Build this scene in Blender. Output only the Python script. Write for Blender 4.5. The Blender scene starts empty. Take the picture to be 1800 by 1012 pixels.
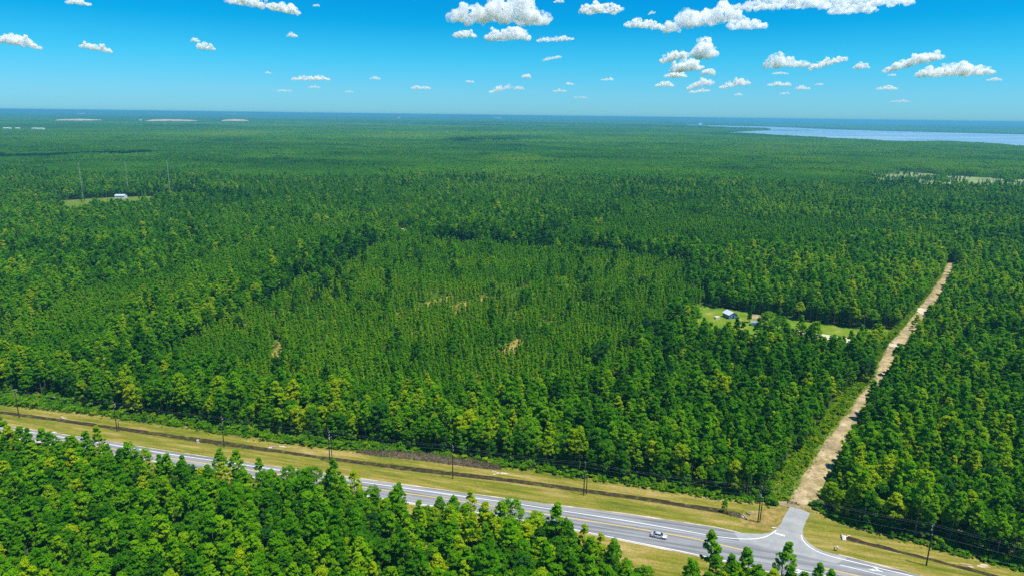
import bpy, bmesh, math, random
import numpy as np
from mathutils import Vector, Matrix, noise as mnoise

rnd = random.Random(7)
rng = np.random.default_rng(7)
SC = bpy.context.scene
COL = SC.collection
PI = math.pi

# ------------------------------------------------------------------ camera
H = 120.0
PITCH = math.radians(14.17)
ROLL = math.radians(0.716)
FPX, CX, CY = 1200.0, 900.0, 506.0
f_ = np.array([0, math.cos(PITCH), -math.sin(PITCH)])
r0 = np.array([1.0, 0, 0]); u0 = np.array([0, math.sin(PITCH), math.cos(PITCH)])
r_ = math.cos(ROLL) * r0 + math.sin(ROLL) * u0
u_ = -math.sin(ROLL) * r0 + math.cos(ROLL) * u0
cam_d = bpy.data.cameras.new('camera'); cam = bpy.data.objects.new('camera', cam_d); COL.objects.link(cam)
cam_d.sensor_width = 36.0; cam_d.lens = 24.0; cam_d.clip_start = 1.0; cam_d.clip_end = 400000.0
cam.matrix_world = Matrix(((r_[0], u_[0], -f_[0], 0), (r_[1], u_[1], -f_[1], 0), (r_[2], u_[2], -f_[2], H), (0, 0, 0, 1)))
SC.camera = cam

# ------------------------------------------------------------------ sky, sun, exposure
SUN_EL, SUN_AZ = math.radians(69), math.radians(115)      # azimuth clockwise from the view direction
world = bpy.data.worlds.new('World'); SC.world = world; world.use_nodes = True
wn = world.node_tree; wn.nodes.clear()
sky = wn.nodes.new('ShaderNodeTexSky'); sky.sky_type = 'NISHITA'; sky.sun_disc = False
sky.sun_elevation = SUN_EL; sky.sun_rotation = SUN_AZ; sky.altitude = 100; sky.air_density = 1.0; sky.dust_density = 0.3; sky.ozone_density = 1.5
bgn = wn.nodes.new('ShaderNodeBackground'); bgn.inputs['Strength'].default_value = 0.10
wo = wn.nodes.new('ShaderNodeOutputWorld')
tc = wn.nodes.new('ShaderNodeTexCoord'); sx = wn.nodes.new('ShaderNodeSeparateXYZ')
ramp = wn.nodes.new('ShaderNodeValToRGB')               # the saturated cyan to deep blue grading of this clear sky
mul = wn.nodes.new('ShaderNodeMix'); mul.data_type = 'RGBA'; mul.blend_type = 'MULTIPLY'; mul.inputs[0].default_value = 1.0
els = ramp.color_ramp.elements
els[0].position = 0.0; els[0].color = (0.27, 0.72, 1.22, 1)
els[1].position = 1.0; els[1].color = (0.10, 0.70, 1.0, 1)
for p, c in ((0.03, (0.23, 0.70, 1.16)), (0.075, (0.09, 0.70, 1.06)), (0.12, (0.01, 0.60, 0.97)), (0.19, (0.0, 0.50, 0.97)), (0.4, (0.03, 0.60, 1.0))):
    e = els.new(p); e.color = (*c, 1)
wn.links.new(tc.outputs['Generated'], sx.inputs[0]); wn.links.new(sx.outputs['Z'], ramp.inputs[0])
wn.links.new(sky.outputs[0], mul.inputs[6]); wn.links.new(ramp.outputs[0], mul.inputs[7])
wn.links.new(mul.outputs[2], bgn.inputs['Color']); wn.links.new(bgn.outputs[0], wo.inputs[0])
sd = bpy.data.lights.new('sun', 'SUN'); sd.energy = 4.6; sd.angle = math.radians(0.55); sd.color = (1.0, 0.965, 0.90)
sun = bpy.data.objects.new('sun', sd); COL.objects.link(sun)
SUNV = Vector((math.cos(SUN_EL) * math.sin(SUN_AZ), math.cos(SUN_EL) * math.cos(SUN_AZ), math.sin(SUN_EL)))
sun.rotation_euler = SUNV.to_track_quat('Z', 'Y').to_euler()
sun.location = (0, 0, 300)
SC.view_settings.view_transform = 'Standard'; SC.view_settings.look = 'None'
SC.view_settings.exposure = 0.45; SC.view_settings.gamma = 1.0; SC.view_settings.use_curve_mapping = False
cy = SC.cycles
cy.max_bounces = 14; cy.diffuse_bounces = 2; cy.glossy_bounces = 2; cy.transmission_bounces = 3
cy.transparent_max_bounces = 24; cy.volume_bounces = 14; cy.use_denoising = False
cy.caustics_reflective = False; cy.caustics_refractive = False

GZ = -0.7          # forest floor; the highway is built up on a low bank at z = 0

# ------------------------------------------------------------------ helpers
def at(px, py, z=0.0):
    d = f_ + (px - CX) / FPX * r_ - (py - CY) / FPX * u_
    t = (H - z) / -d[2]
    return np.array([d[0] * t, d[1] * t, z])
def atxy(px, py, z=0.0):
    p = at(px, py, z); return (p[0], p[1])
def proj(x, y, z):
    v = np.stack([x, y, z - H], -1) if hasattr(x, '__len__') else np.array([x, y, z - H])
    dz = v @ f_
    return CX + FPX * (v @ r_) / dz, CY - FPX * (v @ u_) / dz, dz
def P(pts, z=0.0):
    return [atxy(a, b, z) for a, b in pts]

def hash2(ix, iy, s):
    h = (ix.astype(np.int64) * 374761393 + iy.astype(np.int64) * 668265263 + s * 1442695041) & 0x7fffffff
    h = ((h ^ (h >> 13)) * 1274126177) & 0x7fffffff
    return ((h ^ (h >> 16)) & 0xffff) / 65535.0
def vnoise(x, y, scale, s=0):
    x = np.asarray(x) / scale; y = np.asarray(y) / scale
    ix = np.floor(x); iy = np.floor(y); fx = x - ix; fy = y - iy
    fx = fx * fx * (3 - 2 * fx); fy = fy * fy * (3 - 2 * fy)
    a = hash2(ix, iy, s); b = hash2(ix + 1, iy, s); c = hash2(ix, iy + 1, s); d = hash2(ix + 1, iy + 1, s)
    return (a * (1 - fx) + b * fx) * (1 - fy) + (c * (1 - fx) + d * fx) * fy
def fbm(x, y, scale, s=0):
    return 0.55 * vnoise(x, y, scale, s) + 0.3 * vnoise(x, y, scale / 2.1, s + 1) + 0.15 * vnoise(x, y, scale / 4.3, s + 2)
def inpoly(x, y, poly):
    x = np.asarray(x); y = np.asarray(y); r = np.zeros(x.shape, bool); n = len(poly)
    for i in range(n):
        x1, y1 = poly[i]; x2, y2 = poly[(i + 1) % n]
        c = ((y1 > y) != (y2 > y))
        with np.errstate(divide='ignore', invalid='ignore'):
            xi = (x2 - x1) * (y - y1) / (y2 - y1 if y2 != y1 else 1e-9) + x1
        r ^= c & (x < xi)
    return r

def tag(o, label=None, cat=None, group=None, kind=None):
    if label: o['label'] = label
    if cat: o['category'] = cat
    if group: o['group'] = group
    if kind: o['kind'] = kind
    return o
def mk(name, me, parent=None):
    o = bpy.data.objects.new(name, me); COL.objects.link(o)
    if parent: o.parent = parent
    return o
def empty(name, loc, rz=0.0):
    o = bpy.data.objects.new(name, None); o.empty_display_size = 0.5; COL.objects.link(o)
    o.location = loc; o.rotation_euler = (0, 0, rz); return o
def mesh(name, V, F, mats, smooth=False, mi=None):
    me = bpy.data.meshes.new(name); me.from_pydata([tuple(v) for v in V], [], [tuple(f) for f in F])
    for m in (mats if isinstance(mats, (list, tuple)) else [mats]): me.materials.append(m)
    if mi is not None: me.polygons.foreach_set('material_index', mi)
    if smooth: me.polygons.foreach_set('use_smooth', [True] * len(me.polygons))
    me.update(); return me
def tri_mesh(name, V, T, mat):
    """V (n,3), T (m,3) numpy"""
    me = bpy.data.meshes.new(name); n, m = len(V), len(T)
    me.vertices.add(n); me.vertices.foreach_set('co', np.asarray(V, np.float32).ravel())
    me.loops.add(m * 3); me.loops.foreach_set('vertex_index', np.asarray(T, np.int32).ravel())
    me.polygons.add(m); me.polygons.foreach_set('loop_start', np.arange(0, m * 3, 3, dtype=np.int32))
    me.materials.append(mat); me.update(calc_edges=True); return me

class MB:
    """collects simple solids into one mesh"""
    def __init__(s): s.V = []; s.F = []
    def add(s, V, F):
        b = len(s.V); s.V += [tuple(v) for v in V]; s.F += [tuple(i + b for i in f) for f in F]
    def box(s, x0, x1, y0, y1, z0, z1, M=None):
        V = [Vector((x, y, z)) for z in (z0, z1) for x, y in ((x0, y0), (x1, y0), (x1, y1), (x0, y1))]
        if M is not None: V = [M @ v for v in V]
        s.add(V, [(3, 2, 1, 0), (4, 5, 6, 7), (0, 1, 5, 4), (1, 2, 6, 5), (2, 3, 7, 6), (3, 0, 4, 7)])
    def tube(s, pts, rad, n=6, cap=True):
        pts = [Vector(p) for p in pts]; rad = rad if hasattr(rad, '__len__') else [rad] * len(pts)
        b = len(s.V)
        for i, p in enumerate(pts):
            d = (pts[min(i + 1, len(pts) - 1)] - pts[max(i - 1, 0)]).normalized()
            a = Vector((0, 0, 1)) if abs(d.z) < 0.9 else Vector((1, 0, 0))
            u = d.cross(a).normalized(); v = d.cross(u)
            for k in range(n):
                t = 2 * PI * k / n; q = p + (u * math.cos(t) + v * math.sin(t)) * rad[i]; s.V.append(tuple(q))
        for i in range(len(pts) - 1):
            for k in range(n):
                k2 = (k + 1) % n; s.F.append((b + i * n + k, b + i * n + k2, b + (i + 1) * n + k2, b + (i + 1) * n + k))
        if cap:
            s.F.append(tuple(b + k for k in range(n))[::-1]); e = b + (len(pts) - 1) * n; s.F.append(tuple(e + k for k in range(n)))
    def build(s, name, mat, parent=None, smooth=False):
        return mk(name, mesh(name, s.V, s.F, mat, smooth), parent)

# ------------------------------------------------------------------ materials
def newmat(name):
    m = bpy.data.materials.new(name); m.use_nodes = True; nt = m.node_tree; nt.nodes.clear()
    o = nt.nodes.new('ShaderNodeOutputMaterial'); return m, nt, o
def N(nt, t, **k):
    n = nt.nodes.new(t)
    for a, b in k.items(): setattr(n, a, b)
    return n
def rampn(nt, fac, stops):
    r = N(nt, 'ShaderNodeValToRGB'); e = r.color_ramp.elements
    e[0].position = stops[0][0]; e[0].color = (*stops[0][1], 1); e[1].position = stops[-1][0]; e[1].color = (*stops[-1][1], 1)
    for p, c in stops[1:-1]:
        q = e.new(p); q.color = (*c, 1)
    nt.links.new(fac, r.inputs[0]); return r.outputs[0]
def noisen(nt, vec, scale, detail=4, rough=0.55, mapscale=None):
    if mapscale:
        mp = N(nt, 'ShaderNodeMapping'); mp.inputs['Scale'].default_value = mapscale
        if len(mapscale) == 3 and vec is not None: nt.links.new(vec, mp.inputs[0])
        vec = mp.outputs[0]
    n = N(nt, 'ShaderNodeTexNoise'); n.inputs['Scale'].default_value = scale; n.inputs['Detail'].default_value = detail
    n.inputs['Roughness'].default_value = rough; nt.links.new(vec, n.inputs['Vector']); return n.outputs[0]
def mixc(nt, fac, a, b, mode='MIX'):
    m = N(nt, 'ShaderNodeMix', data_type='RGBA', blend_type=mode)
    for s, v in ((0, fac), (6, a), (7, b)):
        if isinstance(v, (int, float)): m.inputs[s].default_value = v
        elif isinstance(v, tuple): m.inputs[s].default_value = (*v, 1)
        else: nt.links.new(v, m.inputs[s])
    return m.outputs[2]
def mathn(nt, op, a, b=0.0, clamp=False):
    m = N(nt, 'ShaderNodeMath', operation=op, use_clamp=clamp)
    for s, v in ((0, a), (1, b)):
        if isinstance(v, (int, float)): m.inputs[s].default_value = v
        else: nt.links.new(v, m.inputs[s])
    return m.outputs[0]
def posn(nt): return N(nt, 'ShaderNodeNewGeometry').outputs['Position']

def simple(name, col, rough=0.6, metal=0.0, spec=0.3, var=0.12, scale=3.0):
    m, nt, o = newmat(name); b = N(nt, 'ShaderNodeBsdfPrincipled')
    tcn = N(nt, 'ShaderNodeTexCoord').outputs['Object']
    n = noisen(nt, tcn, scale)
    c = rampn(nt, n, [(0.3, tuple(x * (1 - var) for x in col)), (0.7, tuple(min(1, x * (1 + var)) for x in col))])
    nt.links.new(c, b.inputs['Base Color']); b.inputs['Roughness'].default_value = rough
    b.inputs['Metallic'].default_value = metal; b.inputs['Specular IOR Level'].default_value = spec
    nt.links.new(b.outputs[0], o.inputs[0]); return m

def foliage(name, stops, trans=0.38, wscale=0.22):
    m, nt, o = newmat(name)
    a = N(nt, 'ShaderNodeAttribute', attribute_type='INSTANCER', attribute_name='tint').outputs['Fac']
    p = posn(nt)
    n1 = noisen(nt, p, wscale, 2, 0.5)                  # crown to crown
    n2 = noisen(nt, p, 0.9, 3, 0.6)                     # tuft to tuft
    t = mathn(nt, 'ADD', a, mathn(nt, 'MULTIPLY', mathn(nt, 'SUBTRACT', n1, 0.5), 0.5))
    t = mathn(nt, 'ADD', t, mathn(nt, 'MULTIPLY', mathn(nt, 'SUBTRACT', n2, 0.5), 0.55), clamp=True)
    c = rampn(nt, t, stops)
    d = N(nt, 'ShaderNodeBsdfDiffuse'); tr = N(nt, 'ShaderNodeBsdfTranslucent'); mx = N(nt, 'ShaderNodeMixShader')
    nt.links.new(c, d.inputs[0])
    c2 = mixc(nt, 1.0, c, (1.15, 1.25, 0.5), 'MULTIPLY'); nt.links.new(c2, tr.inputs[0])
    mx.inputs[0].default_value = trans
    nt.links.new(d.outputs[0], mx.inputs[1]); nt.links.new(tr.outputs[0], mx.inputs[2]); nt.links.new(mx.outputs[0], o.inputs[0])
    return m
M = {}
M['pine'] = foliage('pine needles', [(0.0, (0.022, 0.100, 0.006)), (0.3, (0.064, 0.232, 0.001)), (0.6, (0.148, 0.370, 0.001)), (1.0, (0.38, 0.48, 0.002))])
M['leaf'] = foliage('broad leaves', [(0.0, (0.018, 0.080, 0.022)), (0.35, (0.054, 0.200, 0.004)), (0.7, (0.140, 0.335, 0.002)), (1.0, (0.36, 0.45, 0.004))])
M['bark'] = simple('pine bark', (0.16, 0.12, 0.085), 0.9, var=0.3, scale=1.5)
M['pole'] = simple('weathered pole wood', (0.055, 0.042, 0.034), 0.85, var=0.3)
M['porcelain'] = simple('grey porcelain', (0.55, 0.56, 0.56), 0.35)
M['steel'] = simple('galvanised steel', (0.50, 0.51, 0.52), 0.5, 0.3)
M['wire'] = simple('aluminium cable', (0.24, 0.25, 0.26), 0.6, 0.0)
M['concrete'] = simple('pale concrete', (0.50, 0.47, 0.42), 0.9, var=0.2, scale=1.2)
M['deadwood'] = simple('dead brush', (0.13, 0.10, 0.055), 0.95, var=0.4, scale=1.0)

def groundmat(name, build):
    m, nt, o = newmat(name); b = N(nt, 'ShaderNodeBsdfPrincipled'); b.inputs['Roughness'].default_value = 0.95
    b.inputs['Specular IOR Level'].default_value = 0.15
    p = posn(nt); c, hgt, dist = build(nt, p)
    nt.links.new(c, b.inputs['Base Color'])
    if hgt is not None:
        bu = N(nt, 'ShaderNodeBump'); bu.inputs['Distance'].default_value = dist; bu.inputs['Strength'].default_value = 0.8
        nt.links.new(hgt, bu.inputs['Height']); nt.links.new(bu.outputs[0], b.inputs['Normal'])
    nt.links.new(b.outputs[0], o.inputs[0]); return m
def b_floor(nt, p):
    n = noisen(nt, p, 0.15, 5, 0.65)
    c = rampn(nt, n, [(0.30, (0.020, 0.042, 0.006)), (0.5, (0.045, 0.080, 0.010)), (0.62, (0.08, 0.11, 0.014)), (0.78, (0.15, 0.12, 0.05))])
    return c, noisen(nt, p, 0.8, 4), 0.6
def b_grass(nt, p):
    # mown verge: olive and straw, mower streaks along the highway, worn sandy patches
    mp = N(nt, 'ShaderNodeMapping'); mp.inputs['Rotation'].default_value = (0, 0, math.radians(14.5)); nt.links.new(p, mp.inputs[0])
    mp2 = N(nt, 'ShaderNodeMapping'); mp2.inputs['Scale'].default_value = (0.09, 1.0, 1.0); nt.links.new(mp.outputs[0], mp2.inputs[0])
    mp3 = N(nt, 'ShaderNodeMapping'); mp3.inputs['Scale'].default_value = (0.30, 1.0, 1.0); nt.links.new(mp.outputs[0], mp3.inputs[0])
    st = noisen(nt, mp2.outputs[0], 0.42, 6, 0.72)
    big = noisen(nt, mp3.outputs[0], 0.12, 5, 0.65)
    t = mathn(nt, 'ADD', mathn(nt, 'MULTIPLY', st, 0.6), mathn(nt, 'MULTIPLY', big, 0.4))
    c = rampn(nt, t, [(0.36, (0.08, 0.105, 0.008)), (0.43, (0.14, 0.155, 0.012)), (0.49, (0.20, 0.188, 0.022)), (0.55, (0.29, 0.225, 0.055)), (0.63, (0.42, 0.31, 0.13))])
    spots = rampn(nt, noisen(nt, mp3.outputs[0], 0.20, 7, 0.75), [(0.63, (0, 0, 0)), (0.70, (1, 1, 1))])
    c = mixc(nt, mathn(nt, 'MULTIPLY', spots, 0.6), c, (0.46, 0.34, 0.17))
    fine = noisen(nt, p, 1.6, 5, 0.75)
    c = mixc(nt, 1.0, c, rampn(nt, fine, [(0.3, (0.62, 0.68, 0.6)), (0.62, (1.15, 1.12, 1.1))]), 'MULTIPLY')
    return c, fine, 0.15
def b_lawn(nt, p):
    n = noisen(nt, p, 0.09, 5, 0.6)
    c = rampn(nt, n, [(0.33, (0.06, 0.14, 0.006)), (0.47, (0.115, 0.205, 0.008)), (0.6, (0.17, 0.22, 0.014)), (0.70, (0.30, 0.25, 0.07))])
    return c, noisen(nt, p, 1.5, 4), 0.3
def b_rough(nt, p):
    n = noisen(nt, p, 0.25, 6, 0.7)
    c = rampn(nt, n, [(0.3, (0.05, 0.11, 0.008)), (0.5, (0.11, 0.17, 0.012)), (0.66, (0.22, 0.22, 0.04)), (0.76, (0.34, 0.28, 0.10))])
    return c, noisen(nt, p, 1.2, 4), 0.8
def b_plantfloor(nt, p):
    n = noisen(nt, p, 0.07, 6, 0.7)
    c = rampn(nt, n, [(0.3, (0.03, 0.08, 0.006)), (0.50, (0.06, 0.13, 0.006)), (0.62, (0.15, 0.17, 0.02)), (0.74, (0.30, 0.26, 0.10))])
    return c, noisen(nt, p, 1.2, 4), 0.8
def b_dry(nt, p):
    n = noisen(nt, p, 0.35, 6, 0.7)
    c = rampn(nt, n, [(0.32, (0.12, 0.13, 0.015)), (0.46, (0.22, 0.17, 0.035)), (0.58, (0.33, 0.22, 0.07)), (0.7, (0.42, 0.31, 0.16))])
    return c, noisen(nt, p, 1.6, 4), 0.2
def b_ditch(nt, p):
    n = noisen(nt, p, 0.5, 6, 0.7)
    c = rampn(nt, n, [(0.3, (0.022, 0.018, 0.010)), (0.50, (0.042, 0.034, 0.016)), (0.60, (0.085, 0.078, 0.018)), (0.70, (0.16, 0.155, 0.02))])
    return c, n, 0.3
def b_dirt(nt, p):
    # sandy clay: pale wheel-worn ground, grey-brown damp stretches, grass creeping in from the sides
    n = noisen(nt, p, 0.10, 6, 0.7)
    c = rampn(nt, n, [(0.3, (0.20, 0.155, 0.10)), (0.42, (0.30, 0.235, 0.145)), (0.5, (0.40, 0.30, 0.16)), (0.6, (0.52, 0.41, 0.24)), (0.74, (0.60, 0.50, 0.36))])
    g = rampn(nt, noisen(nt, p, 0.22, 7, 0.75), [(0.49, (0, 0, 0)), (0.58, (1, 1, 1))])
    c = mixc(nt, mathn(nt, 'MULTIPLY', g, 0.65), c, (0.19, 0.17, 0.045))
    fine = noisen(nt, p, 1.1, 6, 0.75)
    c = mixc(nt, 1.0, c, rampn(nt, fine, [(0.3, (0.62, 0.6, 0.58)), (0.65, (1.15, 1.14, 1.12))]), 'MULTIPLY')
    return c, fine, 0.1
def b_sand(nt, p):
    n = noisen(nt, p, 0.35, 6, 0.7)
    c = rampn(nt, n, [(0.3, (0.42, 0.33, 0.22)), (0.7, (0.66, 0.56, 0.44))]); return c, n, 0.1
def b_asphalt(nt, p):
    mp = N(nt, 'ShaderNodeMapping'); mp.inputs['Rotation'].default_value = (0, 0, math.radians(14.5)); nt.links.new(p, mp.inputs[0])
    mp2 = N(nt, 'ShaderNodeMapping'); mp2.inputs['Scale'].default_value = (0.03, 1.0, 1.0); nt.links.new(mp.outputs[0], mp2.inputs[0])
    st = noisen(nt, mp2.outputs[0], 0.75, 4, 0.6)
    c = rampn(nt, st, [(0.36, (0.165, 0.168, 0.175)), (0.48, (0.235, 0.238, 0.24)), (0.62, (0.30, 0.297, 0.29))])
    n = noisen(nt, p, 0.12, 6, 0.7); c = mixc(nt, 1.0, c, rampn(nt, n, [(0.3, (0.86, 0.86, 0.88)), (0.7, (1.08, 1.07, 1.05))]), 'MULTIPLY')
    mp4 = N(nt, 'ShaderNodeMapping'); mp4.inputs['Scale'].default_value = (0.012, 1.0, 1.0); nt.links.new(mp.outputs[0], mp4.inputs[0])
    c = mixc(nt, 1.0, c, rampn(nt, noisen(nt, mp4.outputs[0], 1.3, 3, 0.6), [(0.40, (0.74, 0.74, 0.75)), (0.50, (1.0, 1.0, 1.0)), (0.65, (1.10, 1.10, 1.10))]), 'MULTIPLY')
    fine = noisen(nt, p, 3.5, 3, 0.7); c = mixc(nt, 1.0, c, rampn(nt, fine, [(0.3, (0.86, 0.86, 0.86)), (0.7, (1.1, 1.1, 1.1))]), 'MULTIPLY')
    return c, None, 0
def b_oldasphalt(nt, p):
    n = noisen(nt, p, 0.22, 5, 0.65)
    c = rampn(nt, n, [(0.3, (0.25, 0.255, 0.25)), (0.5, (0.31, 0.31, 0.295)), (0.7, (0.37, 0.355, 0.325))])
    fine = noisen(nt, p, 3.5, 3, 0.7); c = mixc(nt, 1.0, c, rampn(nt, fine, [(0.3, (0.88, 0.88, 0.88)), (0.7, (1.08, 1.08, 1.08))]), 'MULTIPLY')
    return c, None, 0
def b_paint(col):
    def f(nt, p):
        n = noisen(nt, p, 2.5, 4, 0.7)
        return rampn(nt, n, [(0.25, tuple(x * 0.6 for x in col)), (0.5, col)]), None, 0
    return f
def b_marsh(nt, p):
    n = noisen(nt, p, 0.02, 6, 0.7)
    c = rampn(nt, n, [(0.35, (0.11, 0.19, 0.04)), (0.5, (0.20, 0.25, 0.09)), (0.65, (0.34, 0.34, 0.19))]); return c, None, 0
def b_redearth(nt, p):
    n = noisen(nt, p, 0.01, 6, 0.7)
    c = rampn(nt, n, [(0.3, (0.40, 0.24, 0.14)), (0.5, (0.55, 0.40, 0.28)), (0.62, (0.62, 0.52, 0.42)), (0.72, (0.2, 0.25, 0.08))]); return c, None, 0
G = {k: groundmat(k, b) for k, b in dict(forest_floor=b_floor, verge_grass=b_grass, lawn=b_lawn, rough_grass=b_rough, plantation_floor=b_plantfloor, dry_grass=b_dry, ditch_mud=b_ditch, dirt=b_dirt,
     sand=b_sand, asphalt=b_asphalt, old_asphalt=b_oldasphalt, marsh=b_marsh, red_earth=b_redearth).items()}
G['white'] = groundmat('white_paint', b_paint((0.80, 0.80, 0.78))); G['yellow'] = groundmat('yellow_paint', b_paint((0.80, 0.56, 0.10)))

def watermat():
    m, nt, o = newmat('bay water'); b = N(nt, 'ShaderNodeBsdfPrincipled')
    mp = N(nt, 'ShaderNodeMapping'); mp.inputs['Scale'].default_value = (0.25, 1, 1); nt.links.new(posn(nt), mp.inputs[0])
    n = noisen(nt, mp.outputs[0], 0.004, 4)
    c = rampn(nt, n, [(0.35, (0.16, 0.30, 0.38)), (0.5, (0.24, 0.38, 0.46)), (0.65, (0.40, 0.50, 0.56))]); nt.links.new(c, b.inputs['Base Color'])
    b.inputs['Roughness'].default_value = 0.35; b.inputs['IOR'].default_value = 1.33
    w = noisen(nt, posn(nt), 0.2, 4); bu = N(nt, 'ShaderNodeBump'); bu.inputs['Distance'].default_value = 1.0; nt.links.new(w, bu.inputs['Height']); nt.links.new(bu.outputs[0], b.inputs['Normal'])
    nt.links.new(b.outputs[0], o.inputs[0]); return m
M['water'] = watermat()

# ------------------------------------------------------------------ plan of the place (ground metres, taken from landmarks)
def yline(pts, z=0.0):
    """a line that runs roughly left to right, as y(x), straight beyond its ends"""
    g = sorted(P(pts, z)); X = np.array([a for a, _ in g]); Y = np.array([b for _, b in g])
    s0 = (Y[min(2, len(Y) - 1)] - Y[0]) / (X[min(2, len(Y) - 1)] - X[0]); s1 = (Y[-1] - Y[-3 if len(Y) > 2 else 0]) / (X[-1] - X[-3 if len(Y) > 2 else 0])
    X = np.concatenate([[X[0] - 600], X, [X[-1] + 300]]); Y = np.concatenate([[Y[0] - 600 * s0], Y, [Y[-1] + 300 * s1]])
    return lambda x: np.interp(x, X, Y)
ROAD_FAR = yline([(0, 747), (150, 769), (300, 793), (450, 815), (550, 829), (700, 850), (898, 877), (1100, 902.5), (1256, 926), (1310, 938), (1473, 974), (1621, 1012)])
WHITE_FAR = yline([(0, 751), (150, 773.5), (300, 797.5), (550, 834), (700, 855.5), (898, 883), (1100, 914), (1256, 941.4)])
YELLOW = yline([(0, 756.5), (150, 780), (300, 804.5), (550, 842), (700, 864), (898, 893), (1100, 924.7), (1217, 945), (1327, 970.6), (1450, 998), (1512, 1012)])
NEAR = yline([(0, 764), (150, 790), (290, 813), (450, 839), (550, 855), (700, 880), (860, 903), (1000, 928), (1100, 949), (1189, 966.7), (1279, 986), (1340, 1000), (1400, 1014), (1500, 1040)])
DITCH_N = yline([(0, 727.5), (200, 755), (394, 784), (550, 804.5), (700, 826), (898, 848), (1150, 883), (1310, 910), (1485, 949), (1644, 988), (1722, 1009)], -0.5)
DITCH_F = yline([(0, 721.5), (200, 748), (394, 775), (550, 799), (700, 817), (898, 840), (1150, 875), (1310, 900), (1485, 940), (1644, 982), (1722, 1002)], -0.5)
UPPER = yline([(0, 711.5), (150, 729), (300, 750), (480, 777), (550, 787), (700, 799), (898, 824), (1150, 862), (1300, 884), (1427, 898), (1489, 924), (1605, 957), (1800, 1006)], -0.3)
TREE_FOOT = yline([(0, 703), (100, 700), (160, 722), (300, 742), (450, 762), (560, 776), (700, 792), (898, 817), (1150, 857), (1300, 880), (1427, 899), (1489, 923), (1605, 956), (1800, 1006)], -0.5)
FG_EDGE = yline([(0, 806), (60, 816), (150, 828), (240, 836), (300, 866), (420, 866), (560, 884), (640, 902), (720, 920), (820, 937), (900, 950), (1000, 985), (1080, 1010), (1125, 1026), (1145, 1056), (1190, 1064), (1215, 1030), (1330, 1036), (1400, 1070), (1500, 1095)], -0.7)
DIRT = [((1390, 889), (1424, 895)), ((1398, 870), (1437, 868)), ((1403, 860), (1443, 855)), ((1427, 816), (1462, 812)), ((1455, 773), (1484, 772)), ((1488, 730), (1508, 730)),
        ((1514, 695), (1536, 690)), ((1535, 670), (1550, 667)), ((1557, 618), (1581, 618)), ((1580, 586), (1603, 586)), ((1609, 553), (1633, 550)),
        ((1634, 519), (1650, 521)), ((1656, 486), (1671, 486)), ((1666, 462), (1674, 462))]
dirtL = P([a for a, b in DIRT], -0.3); dirtR = P([b for a, b in DIRT], -0.3)
dy = np.array([0.5 * (a[1] + b[1]) for a, b in zip(dirtL, dirtR)])
def xline(pts):
    g = sorted([(b, a) for a, b in pts]); Y = [a for a, _ in g]; X = [b for _, b in g]; return lambda y: np.interp(y, Y, X)
DL = xline(dirtL); DR = xline(dirtR)
VERGE_L = xline(P([(1362, 885), (1352, 862), (1375, 835), (1420, 785), (1447, 745), (1486, 692), (1520, 668), (1540, 640), (1556, 615), (1560, 597), (1572, 586), (1604, 553), (1632, 519), (1655, 486), (1664, 462)], -0.6))
YARD = P([(1208, 545), (1224, 536), (1273, 541), (1315, 550), (1370, 557), (1423, 566), (1478, 573), (1500, 577), (1560, 577), (1580, 583), (1562, 604), (1530, 610), (1496, 633), (1442, 632), (1405, 610), (1345, 618), (1310, 620), (1280, 614), (1240, 604), (1205, 566)], -0.7)
BAY = P([(1178, 218.7), (1260, 221.0), (1350, 223), (1467, 228), (1583, 231.5), (1683, 234), (1850, 238), (2150, 243), (2150, 275), (1850, 263.5), (1793, 261), (1717, 256), (1667, 254), (1583, 253), (1500, 248.5), (1450, 246),
         (1383, 242), (1333, 239), (1273, 237), (1255, 234.8), (1300, 232), (1352, 229.5), (1345, 227.5), (1280, 226), (1200, 222.5)], 0)
MARSH = P([(1540, 304), (1570, 300), (1640, 306), (1720, 312), (1800, 316), (1900, 322), (1900, 350), (1800, 342), (1720, 339), (1620, 336), (1550, 330), (1520, 318)], -0.7)
HUTYARD = P([(95, 354), (150, 350), (205, 347), (260, 345.5), (345, 342), (355, 350), (300, 356), (270, 362), (235, 368), (200, 368), (165, 370), (150, 388), (128, 384), (95, 366)], -0.7)
SMALLCLEAR = [P([(850, 284), (900, 280), (985, 284), (975, 292), (880, 294)], -0.7)]
SANDPIT = P([(693, 410), (699, 401), (722, 404), (724, 416), (706, 420)], -0.7)
PLANT = P([(255, 640), (330, 596), (430, 552), (520, 505), (600, 470), (665, 436), (800, 430), (940, 440), (1100, 452), (1195, 468), (1230, 520), (1205, 560), (1140, 600), (1120, 660), (1000, 706), (860, 714), (700, 712), (520, 716), (400, 690), (300, 664)], -0.7)
PLANT2 = P([(-200, 700), (-200, 600), (60, 560), (260, 500), (420, 448), (560, 404), (620, 408), (560, 440), (420, 500), (300, 560), (150, 640)], -0.7)
PLANT3 = P([(900, 425), (1050, 405), (1300, 395), (1560, 400), (1700, 410), (1690, 424), (1500, 440), (1250, 452), (1100, 444)], -0.7)
def ragged(poly, step, amp, seed):
    out = []; n_ = len(poly); s_ = 0.0
    for i in range(n_):
        a = np.array(poly[i]); b = np.array(poly[(i + 1) % n_]); L = np.linalg.norm(b - a); k = max(1, int(L / step)); nn = np.array([-(b - a)[1], (b - a)[0]]) / max(L, 1e-6)
        for j in range(k):
            q = a + (b - a) * j / k; out.append(tuple(q + nn * amp * (2 * float(fbm(np.array([s_]), np.array([0.0]), step * 2.5, seed)[0]) - 1))); s_ += L / k
    return out
PLANT = ragged(PLANT, 8, 12, 3); PLANT2 = ragged(PLANT2, 14, 30, 4); PLANT3 = ragged(PLANT3, 20, 40, 5)
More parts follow.
